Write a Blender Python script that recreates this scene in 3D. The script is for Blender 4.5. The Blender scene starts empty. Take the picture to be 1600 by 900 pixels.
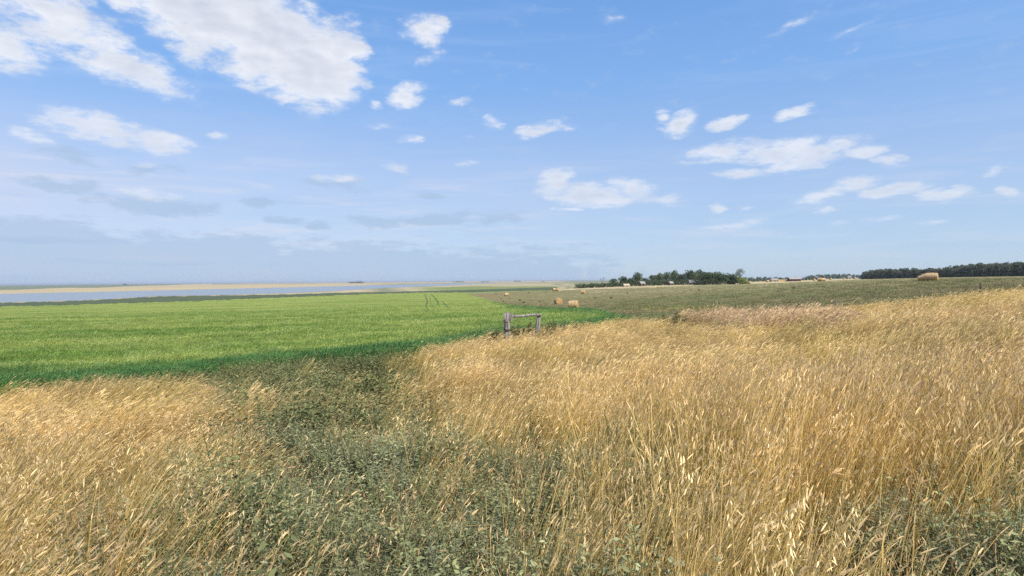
import bpy, math, random
import numpy as np
from mathutils import Vector, Matrix

rnd = random.Random(7)
rng = np.random.default_rng(7)
S = bpy.context.scene
COL = S.collection
R = math.radians

# ---------------------------------------------------------------- camera
F = 978.0                                   # focal length in photo pixels (1600 wide)
PITCH, ROLL = math.atan(11.7 / F), R(0.45)
f0 = Vector((0, math.cos(PITCH), -math.sin(PITCH)))
r0 = Vector((1, 0, 0))
u0 = r0.cross(f0)
RT = r0 * math.cos(ROLL) - u0 * math.sin(ROLL)
UP = u0 * math.cos(ROLL) + r0 * math.sin(ROLL)
cam_d = bpy.data.cameras.new('camera')
cam = bpy.data.objects.new('camera', cam_d)
COL.objects.link(cam)
m = Matrix((RT, UP, -f0)).transposed().to_4x4()
cam.matrix_world = m
cam_d.sensor_width = 36
cam_d.lens = 36 * F / 1600
cam_d.clip_start = 0.05
cam_d.clip_end = 60000
S.camera = cam

# ---------------------------------------------------------------- light
SUN_DIR = Vector((0.68, -0.58, 0.90)).normalized()      # towards the sun: right, a little behind, high
SUN_EL = math.asin(SUN_DIR.z)
SUN_AZ = math.atan2(SUN_DIR.x, SUN_DIR.y)
SKY_STRENGTH = 0.123
sun_d = bpy.data.lights.new('sun', 'SUN')
sun_d.energy = 5.0
sun_d.angle = R(0.5)
sun_d.color = (1.0, 0.93, 0.82)
sun = bpy.data.objects.new('sun', sun_d)
COL.objects.link(sun)
sun.rotation_euler = SUN_DIR.to_track_quat('Z', 'Y').to_euler()
S.view_settings.view_transform = 'Standard'
S.view_settings.look = 'None'
S.view_settings.exposure = 0.38
S.view_settings.gamma = 1
S.view_settings.use_curve_mapping = False
S.cycles.use_denoising = False
S.cycles.max_bounces = 6
S.cycles.diffuse_bounces = 3
S.cycles.transmission_bounces = 3
S.cycles.transparent_max_bounces = 8
S.cycles.caustics_reflective = False
S.cycles.caustics_refractive = False


class NT:
    """small helper for building node trees"""
    def __init__(self, nt):
        self.nt = nt
        nt.nodes.clear()

    def n(self, typ, ins=None, **props):
        nd = self.nt.nodes.new(typ)
        for k, v in props.items():
            setattr(nd, k, v)
        for k, v in (ins or {}).items():
            if hasattr(v, 'is_output') or isinstance(v, bpy.types.NodeSocket):
                self.nt.links.new(v, nd.inputs[k])
            else:
                nd.inputs[k].default_value = v
        return nd

    def math(self, op, a, b=None, c=None, clamp=False):
        ins = {0: a}
        if b is not None: ins[1] = b
        if c is not None: ins[2] = c
        return self.n('ShaderNodeMath', ins, operation=op, use_clamp=clamp).outputs[0]

    def smooth(self, v, lo, hi, a=0.0, b=1.0):
        nd = self.n('ShaderNodeMapRange', {0: v, 1: lo, 2: hi, 3: a, 4: b}, interpolation_type='SMOOTHSTEP')
        return nd.outputs[0]

    def lin(self, v, lo, hi, a=0.0, b=1.0):
        return self.n('ShaderNodeMapRange', {0: v, 1: lo, 2: hi, 3: a, 4: b}).outputs[0]

    def mix(self, f, a, b, blend='MIX'):
        nd = self.nt.nodes.new('ShaderNodeMix')
        nd.data_type = 'RGBA'
        nd.blend_type = blend
        for i, v in ((0, f), (6, a), (7, b)):
            if isinstance(v, bpy.types.NodeSocket):
                self.nt.links.new(v, nd.inputs[i])
            else:
                if i and len(v) == 3: v = (*v, 1)
                nd.inputs[i].default_value = v
        return nd.outputs[2]

    def noise(self, vec, scale, detail=3, rough=0.55, dist=0.0, out=0):
        return self.n('ShaderNodeTexNoise', {'Vector': vec, 'Scale': scale, 'Detail': detail,
                                             'Roughness': rough, 'Distortion': dist}).outputs[out]

    def mapping(self, vec, loc=(0, 0, 0), rot=(0, 0, 0), scale=(1, 1, 1), typ='POINT'):
        return self.n('ShaderNodeMapping', {'Vector': vec, 'Location': loc, 'Rotation': rot, 'Scale': scale},
                      vector_type=typ).outputs[0]


def ray(px, py):
    d = f0 + RT * ((px - 800) / F) - UP * ((py - 450) / F)
    return d


def azel(px, py):
    d = ray(px, py).normalized()
    return math.atan2(d.x, d.y), math.asin(d.z)


# ---------------------------------------------------------------- sky: physical sky plus procedural clouds
WHITE = [  # cloud lobes: photo px, py, half width, half height, tilt in degrees, weight
    (255, -5, 105, 60, 12, 1.1), (330, 20, 125, 72, 12, 1.25), (415, 58, 125, 78, 14, 1.35), (482, 96, 100, 70, 18, 1.35),
    (385, -12, 90, 50, 5, 1.1), (500, 132, 66, 36, 0, 1.15), (535, 90, 46, 58, 0, 1.1), (450, 40, 90, 50, 20, 1.1), (400, 100, 60, 40, 20, .9),
    (75, 25, 125, 62, 12, .95), (150, 75, 105, 46, 18, .85), (225, 112, 98, 34, 16, .95), (20, 70, 60, 50, 0, .85),
    (150, 200, 110, 26, 8, .85), (240, 218, 75, 24, 8, .95), (50, 215, 70, 18, 0, .6), (350, 215, 26, 12, 0, .45),
    (667, 48, 38, 26, -5, 1.0), (672, 92, 40, 11, -28, .5), (636, 152, 42, 20, -15, .75), (592, 165, 17, 9, 0, .6),
    (712, 160, 20, 10, -20, .5), (772, 190, 20, 15, 20, .8), (842, 204, 52, 14, -12, .75), (885, 203, 26, 7, 0, .45),
    (638, 218, 24, 9, 0, .7), (745, 213, 22, 6, 0, .35), (590, 202, 30, 9, 0, .35), (617, 260, 42, 11, 3, .55),
    (722, 253, 24, 9, -10, .5), (868, 282, 42, 20, -8, .95), (925, 305, 92, 20, 3, 1.0), (990, 296, 52, 20, 5, .95),
    (888, 328, 42, 5, 0, .7), (1040, 310, 50, 12, 0, .5), (1036, 184, 20, 13, 0, .8), (1066, 192, 42, 18, -22, 1.0),
    (1132, 192, 40, 12, -14, .85), (1240, 178, 42, 12, -12, .85), (1130, 236, 78, 18, -4, .85), (1215, 238, 90, 20, -4, 1.0),
    (1290, 240, 80, 20, -10, 1.0), (1360, 237, 46, 12, 0, .75), (1150, 272, 52, 11, 0, .7), (1225, 262, 60, 14, -4, .8),
    (1395, 254, 40, 14, 0, .85), (1290, 302, 60, 14, -16, .75), (1330, 288, 50, 13, 0, .8), (1395, 298, 70, 14, -4, .85),
    (1470, 306, 62, 14, -6, .85), (1568, 298, 24, 12, 0, .85), (1558, 265, 24, 11, 0, .6), (1116, 322, 22, 7, 0, .65),
    (1175, 326, 30, 7, 0, .45), (1280, 329, 28, 8, -8, .6), (1150, 351, 85, 9, -2, .55), (1375, 344, 50, 8, 0, .5),
    (1450, 350, 40, 6, 0, .4), (1310, 350, 40, 8, 0, .4), (225, 303, 95, 10, 2, .55), (520, 280, 60, 11, 2, .5),
    (230, 255, 40, 11, 0, .5), (960, 30, 40, 12, 0, .3), (1240, 40, 90, 14, -14, .35), (1330, 48, 60, 10, -12, .35),
    (1330, 75, 50, 10, -12, .3), (870, 140, 26, 10, 0, .25), (1800, 150, 120, 30, 0, .9), (1750, 290, 90, 18, 0, .9),
    (-150, 130, 150, 60, 0, 1.0), (-200, 280, 160, 20, 0, .7), (700, -120, 130, 50, 0, 1.0), (1150, -160, 180, 50, 0, .9)]
GREY = [
    (240, 318, 125, 15, 2, .95), (105, 290, 85, 12, 3, .7), (240, 264, 65, 14, 0, .5), (440, 345, 36, 10, 0, .8),
    (395, 315, 32, 8, 0, .75), (490, 353, 28, 8, -4, .7), (590, 345, 70, 9, 0, .75), (680, 342, 80, 12, -2, .8),
    (530, 290, 85, 14, 2, .4), (665, 303, 30, 8, 0, .45), (780, 346, 60, 10, 0, .55), (120, 255, 60, 14, 0, .5),
    (60, 412, 210, 72, 0, 1.5), (300, 420, 240, 56, 0, 1.4), (540, 424, 240, 48, 0, 1.2), (760, 428, 230, 42, 0, .9),
    (-250, 405, 300, 75, 0, 1.4), (20, 342, 50, 8, 0, .5), (80, 235, 110, 18, 0, .35), (860, 385, 120, 10, 0, .35)]


def lobe_group(name, lobes):
    g = bpy.data.node_groups.new(name, 'ShaderNodeTree')
    g.interface.new_socket('Vector', in_out='INPUT', socket_type='NodeSocketVector')
    g.interface.new_socket('Value', in_out='OUTPUT', socket_type='NodeSocketFloat')
    T = NT(g)
    gi = T.n('NodeGroupInput')
    go = T.n('NodeGroupOutput')
    acc = None
    sp = T.n('ShaderNodeSeparateXYZ', {0: gi.outputs[0]})
    for (px, py, rx, ry, tilt, w) in lobes:
        a, e = azel(px, py)
        sx = rx / F * math.cos(a) ** 2 * 1.22
        sy = ry / F * math.cos(a) * 1.3
        # z carries the running sum only so that the lobes are evaluated one after another
        cv = T.n('ShaderNodeCombineXYZ', {0: sp.outputs[0], 1: sp.outputs[1], 2: acc if acc is not None else 0.0}).outputs[0]
        v = T.mapping(cv, (a, e, 0), (0, 0, -R(tilt)), (sx, sy, 1e6), 'TEXTURE')
        ln = T.n('ShaderNodeVectorMath', {0: v}, operation='LENGTH').outputs['Value']
        q = T.math('MULTIPLY_ADD', ln, -w, w)
        q = T.math('MAXIMUM', q, 0.0)
        acc = q if acc is None else T.math('SMOOTH_MAX', acc, q, .12)
    T.nt.links.new(acc, go.inputs[0])
    return g


def build_world():
    w = bpy.data.worlds.new('World')
    S.world = w
    w.use_nodes = True
    T = NT(w.node_tree)
    sky = T.n('ShaderNodeTexSky', sky_type='NISHITA', sun_disc=False)
    sky.sun_elevation = SUN_EL
    sky.sun_rotation = SUN_AZ
    sky.altitude = 600
    sky.air_density = 1.0
    sky.dust_density = 0.6
    sky.ozone_density = 2.2
    tc = T.n('ShaderNodeTexCoord').outputs['Generated']
    sp = T.n('ShaderNodeSeparateXYZ', {0: tc})
    az = T.math('ARCTAN2', sp.outputs[0], sp.outputs[1])
    el = T.math('ARCSINE', sp.outputs[2])
    p = T.n('ShaderNodeCombineXYZ', {0: az, 1: el, 2: 0.0}).outputs[0]
    # noise coordinates: flatter towards the horizon like real cloud decks
    elc = T.math('MAXIMUM', el, 0.02)
    stretch = T.math('POWER', elc, 0.72)
    pn = T.n('ShaderNodeCombineXYZ', {0: az, 1: T.math('MULTIPLY', stretch, 2.2), 2: 0.0}).outputs[0]
    w1 = T.noise(pn, 9.0, 5, .6, out=1)
    wv = T.n('ShaderNodeVectorMath', {0: w1, 1: (.5, .5, .5)}, operation='SUBTRACT').outputs[0]
    wv = T.n('ShaderNodeVectorMath', {0: wv, 1: (.085, .032, 0)}, operation='MULTIPLY').outputs[0]
    pw = T.n('ShaderNodeVectorMath', {0: p, 1: wv}, operation='ADD').outputs[0]
    gw = T.n('ShaderNodeGroup', node_tree=lobe_group('white clouds', WHITE))
    T.nt.links.new(pw, gw.inputs[0])
    gg = T.n('ShaderNodeGroup', node_tree=lobe_group('grey clouds', GREY))
    T.nt.links.new(pw, gg.inputs[0])
    n1 = T.noise(pn, 22.0, 8, .62)
    up = T.n('ShaderNodeVectorMath', {0: pn, 1: (.010, .016, 0)}, operation='ADD').outputs[0]
    n2 = T.noise(up, 11.0, 4, .5)
    n3 = T.noise(pn, 11.0, 4, .5)
    # clouds outside the photograph's view go on in the same scattered way
    gen = T.noise(pn, 3.0, 2, .5)
    out_az = T.smooth(T.math('ABSOLUTE', az), .74, .95)
    out_el = T.smooth(el, .50, .68)
    outm = T.math('MAXIMUM', out_az, out_el)
    gen = T.math('MULTIPLY', T.lin(gen, .50, .72, 0.0, 1.0), outm)
    dens = T.math('MAXIMUM', gw.outputs[0], gen)
    nn = T.math('SUBTRACT', n1, .5)
    d = T.math('MULTIPLY_ADD', nn, 1.9, dens)
    aw = T.smooth(d, .08, .78)
    aw = T.math('MULTIPLY', aw, T.smooth(dens, .13, .34))
    halo = T.math('MULTIPLY', T.smooth(T.math('MULTIPLY_ADD', nn, .8, dens), .12, .62), .34)
    aw = T.math('MAXIMUM', aw, halo)
    # inside big clouds the base is greyer
    relief = T.math('SUBTRACT', n2, n3)
    thick = T.smooth(dens, .45, 1.15)
    sh = T.math('MULTIPLY_ADD', relief, -2.2, T.math('MULTIPLY', thick, .42))
    sh = T.math('ADD', sh, .12, clamp=True)
    # base sky, saturated a little as in the photograph
    skyc = T.mix(1.0, sky.outputs[0], (0.80, 0.98, 1.22), 'MULTIPLY')
    tgt = T.n('ShaderNodeValToRGB', {0: T.lin(el, 0.0, .9, 0.0, 1.0)})
    cr = tgt.color_ramp
    for q in range(3): cr.elements.new(.5)
    for e_, (q, col) in zip(cr.elements, [(0.0, (.29, .37, .475)), (.16, (.262, .36, .52)), (.34, (.165, .315, .57)), (.60, (.085, .225, .525)), (1.0, (.055, .165, .43))]):
        e_.position = q; e_.color = (*col, 1)
    tg = T.n('ShaderNodeVectorMath', {0: tgt.outputs[0], 1: (9.4, 9.4, 9.4)}, operation='MULTIPLY').outputs[0]
    skyc = T.mix(.72, skyc, tg)
    # thin milky veil low on the left, clearer to the right
    veil = T.noise(pn, 3.2, 4, .55)
    vm = T.math('MULTIPLY', T.smooth(el, .30, .10), T.lin(az, -.7, .35, .60, .12))
    vm = T.math('MULTIPLY', vm, T.lin(veil, .3, .7, .5, 1.1))
    c = T.mix(vm, skyc, (4.3, 4.45, 5.3))
    # thin broken bands low in the sky
    ban = T.noise(T.n('ShaderNodeCombineXYZ', {0: T.math('MULTIPLY', az, 4.5), 1: T.math('MULTIPLY', el, 46.0), 2: 0.0}).outputs[0], 1.0, 6, .62, .3)
    bm = T.math('MULTIPLY', T.smooth(ban, .48, .68), T.math('MULTIPLY', T.smooth(el, .24, .10), T.smooth(el, .0, .05)))
    bm = T.math('MULTIPLY', bm, T.lin(az, -.7, .5, .60, .25))
    c = T.mix(bm, c, (4.55, 4.75, 5.45))
    ban2 = T.noise(T.n('ShaderNodeCombineXYZ', {0: T.math('MULTIPLY', az, 5.5), 1: T.math('MULTIPLY', el, 60.0), 2: 3.0}).outputs[0], 1.0, 5, .6, .3)
    bm2 = T.math('MULTIPLY', T.smooth(ban2, .54, .70), T.math('MULTIPLY', T.smooth(el, .20, .09), T.lin(az, -.7, .3, .40, .08)))
    c = T.mix(bm2, c, (2.5, 3.35, 4.7))
    # long faint cirrus streaks
    ci = T.noise(T.mapping(pn, rot=(0, 0, R(62)), scale=(1, 5, 1)), 3.0, 5, .55, .6)
    cm = T.math('MULTIPLY', T.smooth(ci, .46, .74), .20)
    c = T.mix(cm, c, (2.9, 3.9, 5.8))
    dg = T.math('MULTIPLY_ADD', nn, 1.5, gg.outputs[0])
    ag = T.math('MULTIPLY', T.smooth(dg, .12, .50), T.smooth(gg.outputs[0], 0.0, .18))
    c = T.mix(T.math('MULTIPLY', ag, .58), c, (2.45, 3.35, 4.65))
    cloudc = T.mix(sh, (5.6, 5.75, 6.1), (3.6, 3.9, 4.6))
    low = T.lin(el, .02, .30, .52, .94)
    c = T.mix(T.math('MULTIPLY', aw, low), c, cloudc)
    bg = T.n('ShaderNodeBackground', {'Color': c, 'Strength': SKY_STRENGTH})
    T.n('ShaderNodeOutputWorld', {'Surface': bg.outputs[0]})
    w.cycles.sampling_method = 'MANUAL'
    w.cycles.sample_map_resolution = 512


build_world()

# ---------------------------------------------------------------- terrain
WATER = -9.5


def wp(px, py, Y):
    d = ray(px, py)
    return d * (Y / d.y)


CTRL = []   # (azimuth, r, z)


def ctl(Y, table):
    for px, z in table:
        x = (px - 800) / F * Y
        CTRL.append((math.atan2(x, Y), math.hypot(x, Y), z))


ctl(1.2, [(-100, -1.7), (400, -1.7), (800, -1.7), (1200, -1.7), (1700, -1.7)])
ctl(4, [(-200, -2.0), (0, -1.98), (300, -1.93), (600, -1.9), (900, -1.88), (1200, -1.85), (1600, -1.8), (1800, -1.8)])
ctl(8, [(-200, -2.6), (0, -2.5), (300, -2.35), (600, -2.25), (900, -2.15), (1200, -2.0), (1400, -1.85), (1600, -1.65), (1800, -1.6)])
ctl(15, [(-200, -3.4), (0, -3.3), (300, -3.0), (500, -2.85), (800, -2.48), (1000, -2.3), (1200, -2.05), (1400, -1.65), (1600, -1.25), (1800, -1.1)])
ctl(24, [(0, -4.5), (300, -3.9), (500, -3.4), (800, -2.66), (1000, -2.42), (1200, -2.22), (1400, -1.68), (1600, -1.14), (1800, -.95)])
ctl(32, [(-200, -5.1), (0, -5.0), (300, -4.6), (500, -4.2), (650, -3.75), (800, -3.35), (1000, -2.75), (1200, -2.4), (1400, -1.75), (1600, -1.2), (1800, -1.0)])
ctl(60, [(-200, -5.8), (0, -5.7), (300, -5.4), (500, -5.0), (800, -4.2), (1000, -3.7), (1200, -3.0), (1400, -2.0), (1600, -1.2), (1800, -1.1)])
ctl(110, [(-200, -6.9), (0, -6.7), (300, -6.4), (500, -6.0), (800, -5.2), (895, -4.95), (1000, -4.2), (1200, -2.9), (1400, -1.0), (1600, -.55), (1800, -.5)])
ctl(240, [(-200, -9.3), (0, -9.1), (300, -8.6), (500, -8.1), (700, -7.0), (800, -6.5), (900, -5.7), (1000, -4.3), (1200, -1.9), (1400, -.5), (1600, -.1), (1800, 0)])
ctl(330, [(-200, -9.6), (0, -9.55), (300, -9.3), (500, -8.7), (800, -6.3), (1000, -4.3), (1200, -2.6), (1400, -.6), (1600, .1), (1800, .3)])
ctl(480, [(-200, -9.6), (0, -9.6), (300, -9.6), (500, -9.4), (700, -8.4), (900, -5.8), (1000, -4.3), (1200, -3.6), (1345, -1.3), (1500, -.2), (1700, .3)])
ctl(1000, [(-200, -9.6), (0, -9.6), (300, -9.6), (600, -9.6), (800, -8.8), (1000, -6.5), (1200, -2.2), (1400, -1.2), (1700, 0)])
ctl(3000, [(-200, -9.5), (200, -9.5), (600, -9.5), (900, -9), (1200, -5), (1600, -5)])
ctl(20000, [(-200, -9.5), (200, -9), (600, -7), (900, -7), (1200, -9), (1600, -9)])
for a in (-180, -140, -100, 100, 140, 180):
    for r, z in ((1.2, -1.7), (5, -1.7), (30, -2.2), (300, -3), (2000, -5), (20000, -9)):
        CTRL.append((R(a), r, z))
CT = np.array(CTRL)
CU = np.stack([CT[:, 0] * 2.2, np.log(CT[:, 1])], 1)


def _phi(d2):
    return 0.5 * d2 * np.log(d2 + 1e-12)


def _solve():
    n = len(CU)
    d2 = ((CU[:, None] - CU[None]) ** 2).sum(-1)
    K = _phi(d2) + np.eye(n) * 0.01
    P = np.concatenate([np.ones((n, 1)), CU], 1)
    A = np.zeros((n + 3, n + 3))
    A[:n, :n] = K
    A[:n, n:] = P
    A[n:, :n] = P.T
    b = np.zeros(n + 3)
    b[:n] = CT[:, 2]
    return np.linalg.solve(A, b)


TW = _solve()


def height_ar(az, r):
    az = np.asarray(az, float); r = np.asarray(r, float)
    sh = np.broadcast(az, r).shape
    az = np.broadcast_to(az, sh).ravel(); lr = np.log(np.maximum(np.broadcast_to(r, sh).ravel(), .5))
    out = np.empty(az.size)
    n = len(CU)
    for i in range(0, az.size, 40000):
        u = np.stack([az[i:i + 40000] * 2.2, lr[i:i + 40000]], 1)
        d2 = ((u[:, None] - CU[None]) ** 2).sum(-1)
        out[i:i + 40000] = _phi(d2) @ TW[:n] + TW[n] + u @ TW[n + 1:]
    rr = np.exp(lr)
    # small natural unevenness
    x = rr * np.sin(az); y = rr * np.cos(az)
    amp = np.clip(rr / 12, .25, 1) * .05 * np.clip(60 / rr, .3, 1)
    out += amp * (np.sin(x * .9 + 1.3 * np.sin(y * .55)) + np.sin(y * 1.1 + x * .37) + .5 * np.sin(x * 2.3 - y * 1.7))
    out = np.where(rr > 240, np.maximum(out, -9.6), out)
    return out.reshape(sh)


def H(x, y):
    return height_ar(np.arctan2(x, y), np.hypot(x, y))


def h1(x, y):
    return float(H(np.array([x]), np.array([y]))[0])


_LR = np.exp(np.linspace(math.log(2.5), math.log(15000), 900))


def hit(px, py, off=0.0, rmin=0.0):
    """distance along the ground where the sight line of a photo pixel meets the land"""
    a, e = azel(px, py)
    z = _LR * math.tan(e)
    h = height_ar(a, _LR) + off
    ok = (h >= z) & (_LR >= rmin)
    i = int(np.argmax(ok)) if ok.any() else len(_LR) - 1
    return a, float(_LR[i])


def at(px, Y, dz=0.0):
    """ground point at depth Y in the column of photo pixel px"""
    x = (px - 800) / F * Y
    return Vector((x, Y, h1(x, Y) + dz))


def link(o, parent=None):
    COL.objects.link(o)
    if parent is not None: o.parent = parent
    return o


def tag(o, label=None, cat=None, group=None, kind=None):
    if label: o['label'] = label
    if cat: o['category'] = cat
    if group: o['group'] = group
    if kind: o['kind'] = kind
    return o


def mesh_np(name, V, Fq, mat, smooth=True, attrs=None):
    me = bpy.data.meshes.new(name)
    V = np.asarray(V, np.float32); Fq = np.asarray(Fq, np.int32)
    me.vertices.add(len(V)); me.vertices.foreach_set('co', V.ravel())
    k = Fq.shape[1]
    me.loops.add(Fq.size); me.loops.foreach_set('vertex_index', Fq.ravel())
    me.polygons.add(len(Fq)); me.polygons.foreach_set('loop_start', np.arange(0, Fq.size, k, dtype=np.int32))
    me.polygons.foreach_set('use_smooth', np.full(len(Fq), smooth))
    for n, a in (attrs or {}).items():
        at_ = me.attributes.new(n, 'FLOAT', 'POINT'); at_.data.foreach_set('value', np.asarray(a, np.float32))
    me.update(); me.validate()
    if mat: me.materials.append(mat)
    return me


def grid_faces(nr, nc):
    i = np.arange(nr - 1)[:, None] * nc + np.arange(nc - 1)[None]
    i = i.ravel()
    return np.stack([i, i + 1, i + nc + 1, i + nc], 1)


# ---------------------------------------------------------------- materials
def newmat(name):
    mt = bpy.data.materials.new(name)
    mt.use_nodes = True
    return mt, NT(mt.node_tree)


def out_surface(T, color, rough=.9, spec=.2, bump=None, bstr=.3, bdist=.05, transl=0.0):
    b = T.n('ShaderNodeBsdfPrincipled', {'Base Color': color, 'Roughness': rough, 'Specular IOR Level': spec})
    if bump is not None:
        bn = T.n('ShaderNodeBump', {'Height': bump, 'Strength': bstr, 'Distance': bdist})
        T.nt.links.new(bn.outputs[0], b.inputs['Normal'])
    sh = b.outputs[0]
    if transl:
        t = T.n('ShaderNodeBsdfTranslucent', {'Color': color})
        sh = T.n('ShaderNodeMixShader', {0: transl, 1: sh, 2: t.outputs[0]}).outputs[0]
    T.n('ShaderNodeOutputMaterial', {'Surface': sh})


def pos(T):
    return T.n('ShaderNodeNewGeometry').outputs['Position']


def foliage(name, base, tip, alt, rough=.75, spec=.25, transl=.3, patch=.25, dark=None, patch_amt=.6):
    """leafy material: base->tip along the plant, alt colour by patches on the land and from plant to plant"""
    mt, T = newmat(name)
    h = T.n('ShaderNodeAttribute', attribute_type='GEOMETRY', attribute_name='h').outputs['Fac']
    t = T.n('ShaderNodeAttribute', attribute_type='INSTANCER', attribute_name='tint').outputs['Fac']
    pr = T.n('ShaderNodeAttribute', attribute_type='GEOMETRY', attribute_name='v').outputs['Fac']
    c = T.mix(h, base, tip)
    p = pos(T)
    n = T.noise(p, patch, 3, .6)
    k = T.math('MULTIPLY', T.smooth(n, .38, .66), patch_amt)
    c = T.mix(k, c, alt)
    if dark is not None:
        c = T.mix(T.smooth(T.noise(p, patch * 2.3, 2), .45, .72, 0, .7), c, dark)
    br = T.math('MULTIPLY_ADD', t, .5, .72)
    br = T.math('MULTIPLY', br, T.math('MULTIPLY_ADD', pr, .75, .62))
    c = T.mix(1.0, c, T.n('ShaderNodeCombineColor', {0: br, 1: br, 2: br}).outputs[0], 'MULTIPLY')
    out_surface(T, c, rough, spec, transl=transl)
    return mt


def mat_ground():
    mt, T = newmat('soil and plains')
    p = pos(T)
    r = T.n('ShaderNodeVectorMath', {0: p}, operation='LENGTH').outputs['Value']
    # near: dry litter and grey-brown soil
    n = T.noise(p, 9, 6, .7)
    c = T.mix(T.smooth(n, .35, .7), (.10, .075, .05), (.30, .225, .15))
    st = T.noise(T.mapping(p, rot=(0, 0, .6), scale=(60, 9, 9)), 1.0, 4, .7)
    c = T.mix(T.smooth(st, .56, .68, 0, .8), c, (.42, .34, .23))
    # under the far grass: straw
    c = T.mix(T.smooth(r, 10, 26), c, (.30, .22, .095))
    # plain: bands of fields
    y = T.n('ShaderNodeSeparateXYZ', {0: p})
    zone = T.n('ShaderNodeAttribute', attribute_type='GEOMETRY', attribute_name='zone').outputs['Fac']
    ramp = T.n('ShaderNodeValToRGB', {0: zone})
    cr = ramp.color_ramp
    cr.interpolation = 'LINEAR'
    stops = [(0.0, (.16, .20, .055)), (.2, (.185, .235, .07)), (.4, (.40, .33, .20)), (.6, (.17, .18, .10)),
             (.8, (.45, .36, .21)), (1.0, (.12, .16, .10))]
    while len(cr.elements) < len(stops): cr.elements.new(.5)
    for e, (q, col) in zip(cr.elements, stops):
        e.position = q; e.color = (*col, 1)
    pn = T.noise(T.mapping(p, scale=(.004, .012, .01)), 1.0, 5, .6)
    far = T.mix(T.smooth(pn, .4, .65, 0, .5), ramp.outputs[0], (.26, .23, .12))
    c = T.mix(T.smooth(r, 60, 90), c, far)
    bmp = T.noise(p, 25, 5, .7)
    out_surface(T, c, .95, .1, bmp, .5, .03)
    return mt


def mat_hay():
    mt, T = newmat('mown hay field')
    p = pos(T)
    xyz = T.n('ShaderNodeSeparateXYZ', {0: p})
    n = T.noise(T.mapping(p, rot=(0, 0, .12), scale=(.02, .09, .05)), 1.0, 5, .65)
    c = T.mix(T.smooth(n, .36, .66), (.17, .20, .085), (.30, .245, .14))
    n2 = T.noise(T.mapping(p, rot=(0, 0, .12), scale=(.25, 1.3, .4)), 1.0, 4, .7)
    c = T.mix(T.smooth(n2, .46, .72, 0, .65), c, (.30, .29, .15))
    n4 = T.noise(p, 1.7, 4, .7)
    c = T.mix(T.smooth(n4, .52, .70, 0, .6), c, (.085, .105, .045))
    # brown mown ground to the left and in the near right corner
    wr = T.noise(T.mapping(p, scale=(.03, .05, .05)), 1.0, 4, .6)
    k = T.math('MULTIPLY', T.smooth(xyz.outputs[0], 40, -25), T.smooth(xyz.outputs[1], 60, 150))
    k = T.math('MULTIPLY', k, T.smooth(wr, .30, .55))
    c = T.mix(T.math('MULTIPLY', k, .8), c, (.27, .205, .125))
    k2 = T.math('MULTIPLY', T.smooth(xyz.outputs[0], 18, 40), T.smooth(xyz.outputs[1], 105, 45))
    k2 = T.math('MULTIPLY', k2, T.smooth(wr, .34, .58))
    c = T.mix(T.math('MULTIPLY', k2, .75), c, (.21, .17, .115))
    # mower windrows
    wv = T.n('ShaderNodeTexWave', {'Vector': T.mapping(p, rot=(0, 0, 1.42), scale=(1, 1, 1)), 'Scale': .05, 'Distortion': 3.5,
                                   'Detail': 3.0, 'Detail Scale': .7}).outputs['Fac']
    c = T.mix(T.smooth(wv, .70, 1.0, 0, .55), c, (.33, .31, .17))
    # pale alkali flecks and one yellow flowering patch
    al = T.noise(T.mapping(p, scale=(.10, .32, .2)), 1.0, 3, .6)
    kk = T.math('MULTIPLY', T.smooth(al, .70, .75), T.smooth(xyz.outputs[0], 30, 50))
    c = T.mix(T.math('MULTIPLY', kk, .7), c, (.55, .53, .47))
    yp = at(1062, 82)
    dv = T.n('ShaderNodeVectorMath', {0: T.mapping(p, (yp.x, yp.y, 0), (0, 0, .15), (6.5, 12, 1e6), 'TEXTURE')}, operation='LENGTH').outputs['Value']
    yk = T.math('MULTIPLY', T.smooth(dv, 1.2, .3), T.smooth(T.noise(p, .5, 3), .38, .62))
    c = T.mix(T.math('MULTIPLY', yk, .8), c, (.42, .40, .045))
    c = T.mix(1.0, c, (.80, .75, .62), 'MULTIPLY')
    out_surface(T, c, .95, .1, T.noise(p, 3.0, 5, .75), .8, .25)
    return mt


def crop_colour(T, p):
    xyz = T.n('ShaderNodeSeparateXYZ', {0: p})
    r = T.n('ShaderNodeVectorMath', {0: p}, operation='LENGTH').outputs['Value']
    n = T.noise(T.mapping(p, rot=(0, 0, .10), scale=(.018, .11, .0)), 1.0, 4, .6)
    c = T.mix(T.smooth(n, .34, .62), (.18, .275, .05), (.385, .42, .115))
    n3 = T.noise(T.mapping(p, rot=(0, 0, .25), scale=(.10, .45, .0)), 1.0, 4, .6)
    c = T.mix(T.smooth(n3, .45, .70, 0, .65), c, (.45, .46, .19))
    nd = T.noise(T.mapping(p, rot=(0, 0, .05), scale=(.035, .26, .0)), 1.0, 4, .65)
    c = T.mix(T.smooth(nd, .50, .70, 0, .75), c, (.09, .19, .035))
    e = T.n('ShaderNodeAttribute', attribute_type='GEOMETRY', attribute_name='edge').outputs['Fac']
    e2 = T.n('ShaderNodeAttribute', attribute_type='INSTANCER', attribute_name='edge').outputs['Fac']
    e = T.math('MAXIMUM', e, e2)
    e = T.math('MULTIPLY_ADD', T.noise(p, .35, 3), .9, T.math('SUBTRACT', e, .45))
    c = T.mix(T.smooth(e, .15, .85, 0, .9), c, (.085, .19, .06))
    return c


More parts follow.
